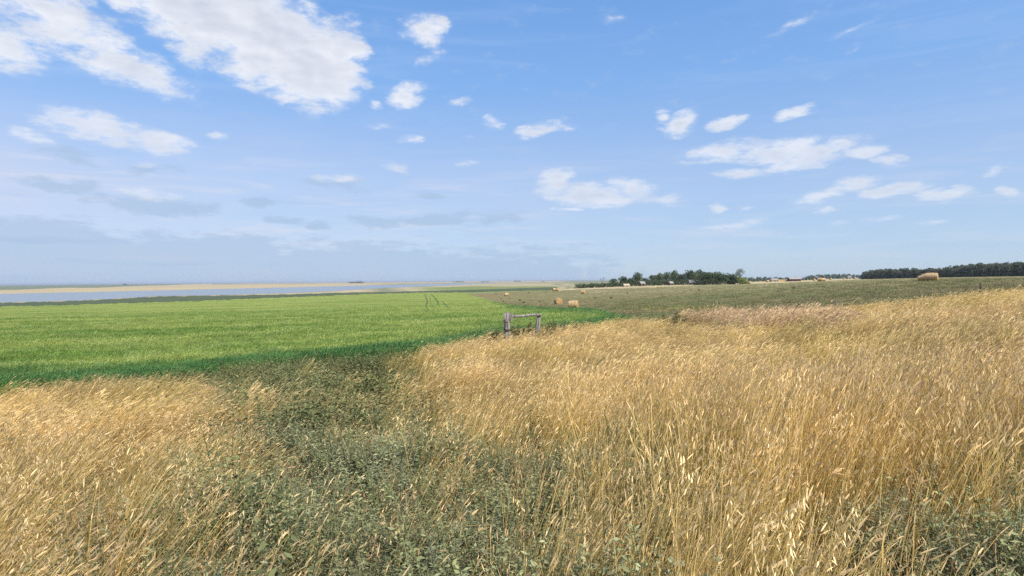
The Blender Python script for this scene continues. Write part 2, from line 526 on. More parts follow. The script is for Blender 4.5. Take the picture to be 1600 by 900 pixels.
def mat_crop_sheet():
    mt, T = newmat('crop canopy')
    p = pos(T)
    c = crop_colour(T, p)
    c = T.mix(1.0, c, (.90, .90, .66), 'MULTIPLY')
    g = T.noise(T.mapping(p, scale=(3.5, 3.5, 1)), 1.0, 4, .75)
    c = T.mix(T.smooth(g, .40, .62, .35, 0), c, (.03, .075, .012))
    out_surface(T, c, .85, .15, g, 1.0, .3)
    return mt


def mat_crop_blade():
    mt, T = newmat('crop blades')
    p = pos(T)
    c = crop_colour(T, p)
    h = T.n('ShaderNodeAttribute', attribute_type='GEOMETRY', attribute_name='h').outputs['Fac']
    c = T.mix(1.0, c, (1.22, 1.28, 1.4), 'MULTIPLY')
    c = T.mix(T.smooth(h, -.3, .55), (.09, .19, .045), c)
    t = T.n('ShaderNodeAttribute', attribute_type='INSTANCER', attribute_name='tint').outputs['Fac']
    br = T.math('MULTIPLY_ADD', t, .35, .85)
    c = T.mix(1.0, c, T.n('ShaderNodeCombineColor', {0: br, 1: br, 2: br}).outputs[0], 'MULTIPLY')
    out_surface(T, c, .7, .2, transl=.4)
    return mt


def mat_water():
    mt, T = newmat('lake water')
    p = pos(T)
    n = T.noise(T.mapping(p, scale=(.5, .9, 1)), 1.0, 5, .7)
    out_surface(T, (.17, .19, .19, 1), .25, .6, n, .2, .1)
    return mt


def flat(name, col, col2=None, scale=4.0, rough=.85, bumps=.3, spec=.2, stretch=(1, 1, 1), bd=.02):
    mt, T = newmat(name)
    tc = T.n('ShaderNodeTexCoord').outputs['Object']
    n = T.noise(T.mapping(tc, scale=stretch), scale, 5, .7)
    c = T.mix(T.smooth(n, .3, .7), col, col2 or tuple(v * .6 for v in col))
    rd = T.n('ShaderNodeObjectInfo').outputs['Random']
    br = T.math('MULTIPLY_ADD', rd, .3, .85)
    c = T.mix(1.0, c, T.n('ShaderNodeCombineColor', {0: br, 1: br, 2: br}).outputs[0], 'MULTIPLY')
    out_surface(T, c, rough, spec, n, bumps, bd)
    return mt


def mat_leaf_tree(name, a, b):
    mt, T = newmat(name)
    v = T.n('ShaderNodeAttribute', attribute_type='GEOMETRY', attribute_name='v').outputs['Fac']
    rd = T.n('ShaderNodeObjectInfo').outputs['Random']
    k = T.math('MULTIPLY_ADD', rd, .6, T.math('MULTIPLY', v, .5), clamp=True)
    out_surface(T, T.mix(k, a, b), .7, .25, transl=.25)
    return mt


# ---------------------------------------------------------------- ground sheet
def rows(px_pts, px):
    xs = [q[0] for q in px_pts]; ys = [q[1] for q in px_pts]
    return np.interp(px, xs, ys)


# lake outline in sight lines, near and far shore
LAKE_NEAR = [(-500, 482), (0, 472.5), (90, 470.5), (165, 467.5), (250, 462.5), (350, 461), (450, 458), (520, 455), (570, 451.8), (640, 448.4), (700, 446), (760, 443.6), (812, 441.5)]
LAKE_FAR = [(-500, 464), (0, 459), (150, 456), (300, 452.5), (450, 449), (620, 445), (700, 443.2), (812, 441.3)]


def plane_r(px, py, z):
    a, e = azel(px, py)
    return a, z / math.tan(e)


def build_ground():
    az = np.concatenate([np.radians(np.arange(-180, -50, 5)), np.radians(np.arange(-50, 50.01, .16)),
                         np.radians(np.arange(54.8, 180.1, 5))])
    az[0] = -math.pi; az[-1] = math.pi
    r = np.concatenate([np.linspace(.02, 1.5, 4), np.exp(np.linspace(math.log(1.8), math.log(24), 90)),
                        np.exp(np.linspace(math.log(24.8), math.log(700), 170)),
                        np.exp(np.linspace(math.log(725), math.log(24000), 70))])
    A, RR = np.meshgrid(az, r)
    Z = height_ar(A, np.maximum(RR, 1.2))
    # keep the ground clear below the field sheets laid over it
    X = RR * np.sin(A); Y = RR * np.cos(A)
    # land-cover zone by sight-line height below the horizon (thin far bands of stubble, pasture and crop)
    el = np.arctan2(-Z, RR)
    px = 800 + F * np.tan(np.clip(A, -1.2, 1.2))
    d = el * F       # photo pixels below eye level
    wob = 1.2 * np.sin(px / 140.) + .8 * np.sin(px / 53. + 1)
    dd = d + .35 * np.sin(px / 37.) + .25 * np.sin(px / 17. + 2)
    zl = np.where(dd < np.maximum(.7, 7 * (1 - px / 420)), 1.0, .8)
    zl = np.where((RR < 330), .05, zl)
    zl = np.where((RR > 330) & (px > 330) & (dd > 1.6) & (dd < 2.2), .6, zl)
    zr = np.select([dd < .8, dd < 1.8, dd < 3.0, dd < 4.0, dd < 5.2, dd < 7.8, dd < 9.2, dd < 12.5], [1.0, .7, .8, .6, .42, .75, .4, .05], .15)
    k = np.clip((px - 560) / 140, 0, 1)
    zz = zl * (1 - k) + zr * k
    zr2 = np.select([RR > 5000, RR > 1500, RR > 900, RR > 600, RR > 380], [1.0, .6, .2, .8, .8], .8)
    k = np.clip((px - 860) / 40, 0, 1)
    zz = zz * (1 - k) + zr2 * k
    me = mesh_np('ground', np.stack([X, Y, Z], -1).reshape(-1, 3), grid_faces(*A.shape), mat_ground(), True,
                 {'zone': zz.ravel()})
    o = link(bpy.data.objects.new('ground', me))
    tag(o, kind='structure')


def sheet(name, near, far, mat, off, ncol=500, nrow=120, attrs=None, power=1.0, z=None, skirt=0.0, edge_noise=0.0, rel=0.0, bumps=0.0):
    """a field laid over the ground between two boundary lines; each line is a list of (azimuth, distance)"""
    na = [q[0] for q in near]; nr = [math.log(q[1]) for q in near]
    fa = [q[0] for q in far]; fr = [math.log(q[1]) for q in far]
    a = np.linspace(max(na[0], fa[0]), min(na[-1], fa[-1]), ncol)
    ln = np.interp(a, na, nr); lf = np.interp(a, fa, fr)
    if edge_noise:
        w = np.sin(a * 310) + np.sin(a * 171 + 2) + .7 * np.sin(a * 720 + 1) + .5 * np.sin(a * 1330)
        ln = ln + w * edge_noise; lf = lf + np.roll(w, 37) * edge_noise
    lf = np.maximum(lf, ln + 1e-4)
    t = np.linspace(0, 1, nrow)[:, None] ** power
    RR = np.exp(ln[None] * (1 - t) + lf[None] * t)
    A = np.broadcast_to(a[None], RR.shape)
    Z = np.full(RR.shape, float(z)) if z is not None else height_ar(A, RR) + off + rel * RR
    X = RR * np.sin(A); Y = RR * np.cos(A)
    if bumps:
        Z = Z + rng.normal(0, bumps, Z.shape)
    if skirt:
        for s in (0, -1):
            Z[s] -= skirt; Z[:, s] -= skirt
    at_ = {}
    if attrs: at_ = attrs(A, RR, t * np.ones_like(RR), np.exp(ln)[None], np.exp(lf)[None])
    me = mesh_np(name, np.stack([X, Y, Z], -1).reshape(-1, 3), grid_faces(*RR.shape), mat, True, at_)
    o = link(bpy.data.objects.new(name, me))
    return tag(o, kind='structure'), (a, np.exp(ln), np.exp(lf))


def curve_hit(pts, off=0.0, rmin=0.0):
    return [hit(px, py, off, rmin) for px, py in pts]


build_ground()
lake, _ = sheet('lake', [plane_r(*q, WATER) for q in LAKE_NEAR], [plane_r(*q, WATER) for q in LAKE_FAR], mat_water(), 0,
                ncol=420, nrow=8, z=WATER, edge_noise=.006)

# mown hay field, from behind the foreground grass to the tree lines
hay_near_px = [(690, 457.5), (720, 458.5), (745, 464), (770, 471.5), (790, 478.5), (830, 482), (880, 485.5)]
hay_near = [hit(px, py) for px, py in hay_near_px] + [(azel(px, 450)[0], r) for px, r in
            ((925, 62), (965, 46), (1020, 36), (1100, 34), (1200, 35), (1400, 38), (1600, 42), (1720, 46))]
hay_far = [(azel(px, 450)[0], r) for px, r in
           ((690, 330), (760, 345), (850, 350), (900, 345), (980, 330), (1050, 335), (1120, 350), (1180, 420), (1240, 470), (1300, 500),
            (1345, 560), (1400, 540), (1500, 500), (1600, 440), (1720, 420))]
hay, HAYC = sheet('hay_field', hay_near, hay_far, mat_hay(), .02, ncol=520, nrow=130, edge_noise=.004)

# green crop, 0.6 m tall
crop_near = curve_hit([(-260, 632), (-100, 616), (0, 606), (150, 600), (250, 590), (350, 577), (450, 567), (560, 561), (640, 551), (700, 541), (760, 530), (800, 523)], .35) \
    + [(azel(px, 450)[0], r) for px, r in ((850, 33), (900, 36), (950, 40), (975, 43))]
crop_far = [(azel(px, 450)[0], r) for px, r in ((-260, 235), (-100, 225))] + \
    curve_hit([(0, 480), (100, 477.5), (300, 471), (450, 465), (560, 460.5), (660, 457.5), (715, 457.5), (740, 463), (770, 471), (790, 477.5), (830, 481.5), (880, 484.5), (930, 488)], .3) + [(azel(975, 450)[0], 48.)]
CROP_H = .55


def crop_attrs(A, RR, t, rn, rf):
    dn = (RR - rn) / rn
    e = np.clip(1.15 - dn / .42, 0, 1) * np.interp(A, [-.7, -.55, -.4, -.15, 0, .1, .2], [.9, 1, .8, .8, 1, 1, 1])
    df = (rf - RR) / rf
    side = np.clip((A + .10) / .12, 0, 1)
    e = np.maximum(e, side * np.clip(1 - df / .5, 0, 1) * .8)
    return {'edge': e.ravel()}


crop, CROPC = sheet('crop_field', crop_near, crop_far, mat_crop_sheet(), CROP_H, ncol=560, nrow=170, attrs=crop_attrs,
                    skirt=.5, edge_noise=.012, bumps=.035)

# dark wet margin of reeds and rushes along the near lake shore
reed_m = flat('reeds', (.06, .095, .04), (.10, .115, .05), .05, .95)
reed, REEDC = sheet('shore_margin', [(azel(px, 450)[0], r) for px, r in ((-400, 215), (0, 232))] + curve_hit([(100, 477.2), (300, 470.6), (450, 464.5), (560, 460), (660, 457), (720, 456.8), (800, 454.3), (870, 452.9)], .1),
                 [plane_r(px, py, WATER + .1) for px, py in ((-400, 481), (0, 473.2), (90, 471), (165, 468), (250, 463), (350, 461.6), (450, 459.8), (520, 457.8), (600, 456.6), (700, 455), (800, 453.6), (870, 452.6))],
                 reed_m, .12, ncol=400, nrow=20, edge_noise=.01, bumps=.03)

# ---------------------------------------------------------------- plant prototypes (instanced as stuff)
class PB:
    """collects verts / faces / attributes for a small plant mesh"""
    def __init__(self):
        self.v = []; self.f = []; self.h = []; self.r = []; self.mi = []

    def ribbon(self, pts, w0, w1, side, rv, mi=0, h0=0., h1=1.):
        n = len(pts); b = len(self.v)
        for i, q in enumerate(pts):
            t = i / (n - 1)
            w = (w0 * (1 - t) + w1 * t) / 2
            self.v += [tuple(q - side * w), tuple(q + side * w)]
            self.h += [h0 + (h1 - h0) * t] * 2; self.r += [rv, rv]
        for i in range(n - 1):
            k = b + 2 * i
            self.f.append((k, k + 1, k + 3, k + 2)); self.mi.append(mi)

    def spindle(self, a, d, L, w, rv, mi=1, sides=4):
        """seed head: tapered body along d"""
        d = d.normalized()
        s = d.cross(Vector((.3, .2, 1))).normalized(); u = d.cross(s)
        prof = [(0, .30), (.25, 1.0), (.62, .85), (1.0, .10)]
        droop = Vector((0, 0, -1)) * L * .10
        for kx, ax in enumerate((s, u) if sides > 3 else (s,)):
            b = len(self.v)
            for t, k in prof:
                c = a + d * (L * t) + droop * t * t
                for sg in (-1, 1):
                    self.v.append(tuple(c + ax * (sg * w / 2 * k))); self.h.append(t); self.r.append(rv)
            for i in range(len(prof) - 1):
                k = b + i * 2
                self.f.append((k, k + 1, k + 3, k + 2)); self.mi.append(mi)

    def leaf(self, a, d, L, w, n, rv, h, mi=0):
        d = d.normalized(); s = d.cross(n).normalized()
        b = len(self.v)
        dr = n * (-L * .12)
        for q in (a, a + d * L * .45 + s * w / 2, a + d * L + dr, a + d * L * .45 - s * w / 2):
            self.v.append(tuple(q)); self.h.append(h); self.r.append(rv)
        self.f.append((b, b + 1, b + 2, b + 3)); self.mi.append(mi)

    def mesh(self, name, mats, smooth=True):
        me = bpy.data.meshes.new(name)
        me.from_pydata(self.v, [], self.f)
        for mt in mats: me.materials.append(mt)
        me.polygons.foreach_set('material_index', self.mi)
        me.polygons.foreach_set('use_smooth', [smooth and m_ == 0 for m_ in self.mi])
        for n, a in (('h', self.h), ('v', self.r)):
            x = me.attributes.new(n, 'FLOAT', 'POINT'); x.data.foreach_set('value', a)
        me.update()
        return me


def rv3():
    return Vector((rnd.gauss(0, 1), rnd.gauss(0, 1), rnd.gauss(0, 1))).normalized()


def grass_tuft(name, mats, n=18, rad=.10, hgt=.62, lean=.25, wstem=.003, head=(.055, .010), leaves=8, heads=True, curve=.5, wl=.006, hv=.28, headp=.85, panicle=False, broken=.10):
    P = PB()
    for i in range(n + leaves):
        a = rnd.random() * 6.283; q = rad * math.sqrt(rnd.random())
        base = Vector((q * math.cos(a), q * math.sin(a), -.02))
        out = Vector((math.cos(a), math.sin(a), 0)) * rnd.uniform(.0, .22)
        ln = lean * rnd.uniform(.5, 1.4)
        isleaf = i >= n
        L = hgt * (rnd.gauss(1, hv) if not isleaf else rnd.uniform(.35, .8))
        L = min(max(L, .3 * hgt), 1.3 * hgt)
        d0 = (Vector((0, 0, 1)) + out + Vector((ln * .4, rnd.gauss(0, .10), 0))).normalized()
        pts = [base]
        k = 4 if not isleaf else 4
        d = d0.copy()
        bend = Vector((ln * curve, rnd.gauss(0, .12), -ln * .22 - (.45 if isleaf else 0) * rnd.random()))
        if rnd.random() < broken:
            bend = Vector((rnd.gauss(.3, .6), rnd.gauss(0, .5), -rnd.uniform(.3, 1.1)))
        for j in range(k):
            pts.append(pts[-1] + d * (L / k))
            d = (d + bend * .6).normalized()
        side = Vector((math.cos(a * 3), math.sin(a * 3), .1)).normalized()
        rv = rnd.random()
        if isleaf:
            P.ribbon(pts, wl, wl * .2, side, rv, 0)
        else:
            P.ribbon(pts, wstem * 1.2, wstem * .7, side, rv, 0)
            if panicle and heads and rnd.random() < headp:
                for q_ in range(9):
                    t_ = q_ / 8
                    c_ = pts[-1] - d * (.11 * (1 - t_))
                    o_ = (rv3() + Vector((.5, 0, -.25))).normalized() * .030 * (1.1 - t_)
                    P.ribbon([c_, c_ + o_], .0012, .001, side, rv, 0)
                    P.spindle(c_ + o_, o_ + Vector((.004, 0, -.018)), .020, .0055, rv, 1, 3)
            elif heads and rnd.random() < headp:
                hl = head[0] * rnd.uniform(.7, 1.35)
                P.spindle(pts[-1] - d * .005, (d + Vector((ln * .3, 0, 0))), hl, head[1] * rnd.uniform(.8, 1.2), rv, 1)
    return P.mesh(name, mats)


def weed_plant(name, mats, stems=8, hgt=.30, rad=.12, leafL=.028, per=22, lw=.42, upright=.5):
    P = PB()
    for i in range(stems):
        a = rnd.random() * 6.283
        spread = rnd.uniform(.1, 1.0)
        d = Vector((math.cos(a) * spread * (1 - upright), math.sin(a) * spread * (1 - upright), rnd.uniform(.6, 1.0))).normalized()
        L = hgt * rnd.uniform(.6, 1.2)
        b = Vector((math.cos(a), math.sin(a), 0)) * rad * rnd.random() * .5
        pts = [b]
        dd = d.copy()
        for j in range(4):
            pts.append(pts[-1] + dd * L / 4)
            dd = (dd + rv3() * .18 + Vector((.03, 0, .05))).normalized()
        P.ribbon(pts, .004, .002, Vector((math.sin(a), math.cos(a), 0)), rnd.random(), 0, 0, .6)
        for j in range(per):
            t = .12 + .88 * (j + rnd.random()) / per
            k = min(int(t * 4), 3); fr = t * 4 - k
            q = pts[k].lerp(pts[k + 1], min(fr, 1))
            an = j * 2.4 + rnd.random()
            ld = Vector((math.cos(an), math.sin(an), rnd.uniform(-.1, .9)))
            ll = leafL * rnd.uniform(.6, 1.4) * (1.15 - .4 * t)
            P.leaf(q, ld, ll, ll * lw, (Vector((0, 0, 1)) + rv3() * .6).normalized(), rnd.random(), t)
    return P.mesh(name, mats, False)


def litter_patch(name, mats, n=60, rad=.30, L=.11, w=.004):
    P = PB()
    for i in range(n):
        a = rnd.random() * 6.283; q = rad * math.sqrt(rnd.random()); b = rnd.random() * 6.283
        c = Vector((q * math.cos(a), q * math.sin(a), rnd.uniform(.0, .05)))
        d = Vector((math.cos(b), math.sin(b), rnd.uniform(-.1, .5))).normalized() * L * rnd.uniform(.4, 1.4)
        P.ribbon([c, c + d * .5 + Vector((0, 0, .008)), c + d], w, w * .5, Vector((-math.sin(b), math.cos(b), .2)), rnd.random(), 0)
    return P.mesh(name, mats)


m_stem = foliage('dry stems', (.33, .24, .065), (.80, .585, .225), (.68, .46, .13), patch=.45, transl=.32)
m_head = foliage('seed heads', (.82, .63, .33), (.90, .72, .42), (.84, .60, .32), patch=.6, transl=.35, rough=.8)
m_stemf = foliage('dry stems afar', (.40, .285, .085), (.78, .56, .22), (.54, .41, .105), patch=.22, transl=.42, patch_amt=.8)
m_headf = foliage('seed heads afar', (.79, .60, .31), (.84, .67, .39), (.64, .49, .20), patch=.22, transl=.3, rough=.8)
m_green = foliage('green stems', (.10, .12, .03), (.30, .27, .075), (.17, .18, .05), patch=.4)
m_weed = foliage('grey green weed leaves', (.15, .155, .07), (.34, .355, .19), (.25, .265, .11), patch=.8, transl=.25, rough=.8, spec=.15)
m_weed2 = foliage('dark weed leaves', (.085, .10, .04), (.20, .22, .095), (.16, .16, .06), patch=.5, transl=.2, spec=.1)
m_sage = foliage('silvery feathery leaves', (.13, .14, .08), (.29, .31, .19), (.21, .235, .12), patch=1.2, transl=.2, rough=.8, spec=.15)
m_litter = foliage('dead litter', (.32, .21, .12), (.52, .37, .22), (.34, .20, .12), patch=1.2, transl=.15)
m_red = foliage('reddish stems', (.26, .24, .08), (.56, .40, .20), (.40, .34, .12), patch=.5, transl=.4)
m_redh = foliage('reddish heads', (.60, .43, .27), (.67, .49, .31), (.64, .49, .26), patch=.5, transl=.3)
m_stub = foliage('stubble blades', (.13, .15, .055), (.25, .26, .115), (.31, .245, .14), patch=.07, transl=.25)
m_crop = mat_crop_blade()

GRASS = [m_stem, m_head]; GRASSF = [m_stemf, m_headf]


def scatter(name, protos, P, rot, sc, vi, tint, label_extra=None, edge=None):
    """one object: every point of its mesh carries one copy of a small plant (geometry nodes)"""
    src = bpy.data.collections.new(name + ' plants')
    for i, me in enumerate(protos):
        o = bpy.data.objects.new('%s_plant_%02d' % (name, i), me)
        src.objects.link(o)
    me = bpy.data.meshes.new(name)
    P = np.asarray(P, np.float32)
    me.vertices.add(len(P)); me.vertices.foreach_set('co', P.ravel())
    a = me.attributes.new('rot', 'FLOAT_VECTOR', 'POINT'); a.data.foreach_set('vector', np.asarray(rot, np.float32).ravel())
    a = me.attributes.new('sc', 'FLOAT_VECTOR', 'POINT'); a.data.foreach_set('vector', np.asarray(sc, np.float32).ravel())
    a = me.attributes.new('vi', 'INT', 'POINT'); a.data.foreach_set('value', np.asarray(vi, np.int32))
    a = me.attributes.new('tint', 'FLOAT', 'POINT'); a.data.foreach_set('value', np.asarray(tint, np.float32))
    if edge is not None:
        a = me.attributes.new('edge', 'FLOAT', 'POINT'); a.data.foreach_set('value', np.asarray(edge, np.float32))
    o = link(bpy.data.objects.new(name, me))
    g = bpy.data.node_groups.new(name, 'GeometryNodeTree')
    g.interface.new_socket('Geometry', in_out='INPUT', socket_type='NodeSocketGeometry')
    g.interface.new_socket('Geometry', in_out='OUTPUT', socket_type='NodeSocketGeometry')
    N = g.nodes.new; L = g.links.new
    gi = N('NodeGroupInput'); go = N('NodeGroupOutput'); ip = N('GeometryNodeInstanceOnPoints'); ci = N('GeometryNodeCollectionInfo')
    ci.inputs['Collection'].default_value = src
    ci.inputs['Separate Children'].default_value = True
    ci.inputs['Reset Children'].default_value = True

    def attr(nm, ty):
        nd = N('GeometryNodeInputNamedAttribute'); nd.data_type = ty; nd.inputs['Name'].default_value = nm
        return nd.outputs['Attribute']
    e2r = N('FunctionNodeEulerToRotation')
    L(attr('rot', 'FLOAT_VECTOR'), e2r.inputs[0])
    mp = N('GeometryNodeMeshToPoints')
    L(gi.outputs[0], mp.inputs[0])
    L(mp.outputs[0], ip.inputs['Points']); L(ci.outputs[0], ip.inputs['Instance'])
    ip.inputs['Pick Instance'].default_value = True
    L(attr('vi', 'INT'), ip.inputs['Instance Index'])
    L(e2r.outputs[0], ip.inputs['Rotation'])
    L(attr('sc', 'FLOAT_VECTOR'), ip.inputs['Scale'])
    L(ip.outputs[0], go.inputs[0])
    md = o.modifiers.new('plants', 'NODES'); md.node_group = g
    tag(o, kind='stuff')
    return o


# ---------------------------------------------------------------- foreground plant maps
PYS = [500, 520, 540, 560, 580, 600, 620, 640, 660, 680, 700, 730, 760, 790, 820, 850, 880]
DRY = """
00000000599999999
00000000899999999
00000003999999999
00000017999999999
00022217999999999
74222227999999999
99851127999999999
99842224899999999
99972335999999999
99964545799999999
99963324568999999
89963133345999999
77642133344889999
77631133344777875
76521123334666543
76421122344554432
76421122344443311""".split()
WEED = """
00000013440000000
00000003420000000
00000000000000000
00112341000000000
01258884000000000
13678985100000000
01369981000000000
00148873000000000
00138863100000000
00137874100000000
01248875541000000
12359998875211100
12479999876323223
13589999876323346
02599999876333468
12599999876333678
12599999765334677""".split()
DRY = np.array([[int(c) for c in r] for r in DRY]) / 9.0
WEED = np.array([[int(c) for c in r] for r in WEED]) / 9.0


def lookup(M, px, py):
    cx = np.clip(px / 100, 0, 15.999); cy = np.clip(np.interp(py, PYS, np.arange(len(PYS))), 0, len(PYS) - 1.001)
    i = cx.astype(int); j = cy.astype(int); fx = cx - i; fy = cy - j
    return (M[j, i] * (1 - fx) * (1 - fy) + M[j, i + 1] * fx * (1 - fy) + M[j + 1, i] * (1 - fx) * fy + M[j + 1, i + 1] * fx * fy)


def wavy(x, y, s, seed=0):
    x = x * s; y = y * s
    return (np.sin(x * 1.7 + 2.1 * np.sin(y * 1.1 + seed)) + np.sin(y * 2.3 + 1.7 * np.sin(x * 1.9 + seed * 2)) + np.sin((x + y) * 3.1 + seed) * .7
            + .6 * np.sin(x * 5.3 - y * 4.1 + 1.5 * np.sin(y * 6 + seed))) / 3.3


def pix(x, y, z):
    fx, fy, fz = f0; rx, ry, rz = RT; ux, uy, uz = UP
    w = x * fx + y * fy + z * fz
    return 800 + F * (x * rx + y * ry + z * rz) / w, 450 - F * (x * ux + y * uy + z * uz) / w


def wedge(n, r0_, r1_, power, amax=R(46)):
    """random ground points between two distances; density falls as distance**-power"""
    u = rng.random(n); e = 2 - power
    r = (r0_ ** e + u * (r1_ ** e - r0_ ** e)) ** (1 / e) if abs(e) > 1e-6 else r0_ * (r1_ / r0_) ** u
    a = rng.uniform(-amax, amax, n)
    return a, r




def in_crop(a, r, pad=0.0):
    ca, cn, cf = CROPC
    return (a > ca[0]) & (a < ca[-1]) & (r > np.interp(a, ca, cn) * (1 + pad)) & (r < np.interp(a, ca, cf))


def in_hay(a, r):
    ca, cn, cf = HAYC
    return (a > ca[0]) & (a < ca[-1]) & (r > np.interp(a, ca, cn)) & (r < np.interp(a, ca, cf))


GRASS_OBJS = []


def scatter_zone(name, protos, n, r0_, r1_, power, M, zup, label, lean_gain=0.0, thr_noise=.35, ns=.5, seed=0, scale=(.8, 1.2), rotz=.7, keep=None, nvar=None, dens=1.0):
    a, r = wedge(n, r0_, r1_, power)
    x = r * np.sin(a); y = r * np.cos(a)
    z = height_ar(a, r)
    px, py = pix(x, y, z + zup)
    wx = px + 45 * wavy(x, y, .8, seed); wy = py + 12 * wavy(x, y, .9, seed + 3)
    d = lookup(M, wx, wy) * dens if M is not None else np.full(len(a), dens)
    w_ = wavy(x, y, ns, seed + 1)
    if M is not None:
        d = np.clip((d - .12) / .88, 0, 1) ** 1.5
    pr = d * (1 + 1.6 * thr_noise * w_) + np.where(d > .02, .05 * thr_noise * np.clip(w_, 0, 1), 0)
    pr = pr * np.clip(1.15 + 1.9 * wavy(x, y, 2.3, seed + 4), .08, 1)
    ok = rng.random(len(a)) < pr
    ok &= ~in_crop(a, r, .02 + .16 * rng.random(len(a)) ** 2.5) & ~in_hay(a, r * .985)
    if keep is not None: ok &= keep(a, r, x, y, px, py)
    x, y, z, a, r, px, py = [q[ok] for q in (x, y, z, a, r, px, py)]
    k = len(x)
    # wind combs the stems towards the right; less in the sheltered near right
    comb = np.clip(1.25 - np.clip((py - 560) / 170, 0, 1) * np.clip((px - 420) / 400, 0, 1) * 1.05, .12, 1.25)
    gust = .75 + .5 * wavy(x, y, .35, 5)
    rot = np.stack([rng.normal(0, .10, k), comb * lean_gain * gust + rng.normal(0, .07, k), rng.normal(0, rotz, k)], 1)
    s = rng.uniform(*scale, k) * (1 + .45 * wavy(x, y, 1.3, 15) if 'weeds' in name else 1)
    tall = np.interp(px, [0, 800, 1100], [.95, 1.0, 1.22]) if name == 'dry_grass' else 1.0
    tall = 1 + (tall - 1) * np.clip((13 - r) / 4, -.35, 1)
    sc = np.stack([s, s, s * tall * (1 + .24 * wavy(x, y, .6, 9))], 1)
    tint = np.clip(.5 + .42 * wavy(x, y, .45, 11) + rng.normal(0, .2, k), 0, 1)  # per-plant tone; broad swirls painted in like light on uneven ground
    o = scatter(name, protos, np.stack([x, y, z], 1), rot, sc, rng.integers(0, len(protos), k), tint)
    o['label'] = label
    GRASS_OBJS.append((name, k))
    return o


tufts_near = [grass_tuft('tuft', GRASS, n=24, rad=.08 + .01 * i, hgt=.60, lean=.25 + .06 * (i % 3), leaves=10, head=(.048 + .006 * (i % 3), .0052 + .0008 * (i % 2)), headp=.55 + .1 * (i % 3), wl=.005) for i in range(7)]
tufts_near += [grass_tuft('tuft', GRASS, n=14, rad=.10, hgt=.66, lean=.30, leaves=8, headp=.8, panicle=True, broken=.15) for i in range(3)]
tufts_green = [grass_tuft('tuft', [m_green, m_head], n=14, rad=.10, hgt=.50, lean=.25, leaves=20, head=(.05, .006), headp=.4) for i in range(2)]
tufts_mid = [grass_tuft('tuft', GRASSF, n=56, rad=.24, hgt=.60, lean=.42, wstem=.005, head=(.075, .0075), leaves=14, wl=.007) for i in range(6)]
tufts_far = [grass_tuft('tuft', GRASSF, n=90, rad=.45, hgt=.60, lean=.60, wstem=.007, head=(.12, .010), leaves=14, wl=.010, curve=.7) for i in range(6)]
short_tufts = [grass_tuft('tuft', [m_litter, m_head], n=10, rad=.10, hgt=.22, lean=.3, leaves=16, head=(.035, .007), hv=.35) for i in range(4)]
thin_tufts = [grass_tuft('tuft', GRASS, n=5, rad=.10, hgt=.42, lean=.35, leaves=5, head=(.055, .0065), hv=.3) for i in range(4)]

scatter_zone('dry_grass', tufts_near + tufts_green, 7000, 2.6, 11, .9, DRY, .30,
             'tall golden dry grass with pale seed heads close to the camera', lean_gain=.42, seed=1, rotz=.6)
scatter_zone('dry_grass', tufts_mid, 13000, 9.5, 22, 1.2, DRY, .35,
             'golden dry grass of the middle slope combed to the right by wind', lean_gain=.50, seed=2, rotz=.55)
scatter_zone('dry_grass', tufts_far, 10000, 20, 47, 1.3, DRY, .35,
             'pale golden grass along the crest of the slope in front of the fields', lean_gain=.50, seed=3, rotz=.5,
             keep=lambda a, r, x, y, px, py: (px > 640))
clump_tufts = [grass_tuft('tuft', GRASS, n=70, rad=.17, hgt=.78, lean=.16, leaves=30, head=(.055, .0062), headp=.7, hv=.2, curve=.8) for i in range(4)]
scatter_zone('tall_grass_clumps', clump_tufts, 620, 3.6, 10, .9, DRY, .3,
             'taller upright clumps of golden grass standing out at the right', lean_gain=.10, seed=31, rotz=.9, scale=(.75, 1.15),
             keep=lambda a, r, x, y, px, py: (px > 860) & (wavy(x, y, 1.1, 8) > -.35))
scatter_zone('thin_grass', thin_tufts, 5000, 2.6, 10, .9, None, .2,
             'single wispy grass stems standing among the low weeds', lean_gain=.35, seed=21, rotz=.8, dens=.35)
scatter_zone('short_grass', short_tufts, 7000, 2.4, 16, 1.1, None, .1,
             'short dead brown grass between the taller tufts', lean_gain=.2, seed=4, rotz=3.0, dens=.8)

weeds_near = [weed_plant('weed', [m_weed], stems=9, hgt=.36, per=26, leafL=.030) for i in range(4)] + \
    [weed_plant('weed', [m_sage], stems=11, hgt=.34, per=44, leafL=.022, lw=.25, upright=.6) for i in range(3)] + \
    [weed_plant('weed', [m_weed2], stems=8, hgt=.40, per=20, leafL=.032, lw=.38, upright=.7) for i in range(2)] + \
    [weed_plant('weed', [m_litter], stems=8, hgt=.30, per=12, leafL=.020, lw=.3, upright=.5) for i in range(1)]
weeds_mid = [weed_plant('weed', [m_weed2], stems=9, hgt=.45, rad=.3, per=20, leafL=.06, upright=.3) for i in range(5)]
scatter_zone('low_weeds', weeds_near, 8800, 2.5, 9.5, .9, WEED, .12,
             'low grey green leafy weeds covering the ground in the lower middle', seed=6, rotz=3.0, scale=(.45, 1.45), ns=.9)
scatter_zone('dark_weeds', weeds_mid, 16000, 8.5, 34, 1.2, WEED, .2,
             'dark green weeds between the golden grass and the crop field', seed=7, rotz=3.0, scale=(.7, 1.3), ns=.6)
litters = [litter_patch('litter', [m_litter]) for i in range(4)]
scatter_zone('dead_litter', litters, 6500, 2.2, 14, 1.1, None, 0.0,
             'dead brown stalks lying on the bare soil', seed=8, rotz=3.0, dens=.9)

# reddish grass patch on the crest
red_tufts = [grass_tuft('tuft', [m_red, m_redh], n=70, rad=.36, hgt=.80, lean=.55, wstem=.007, head=(.15, .016), leaves=26, wl=.010) for i in range(4)]


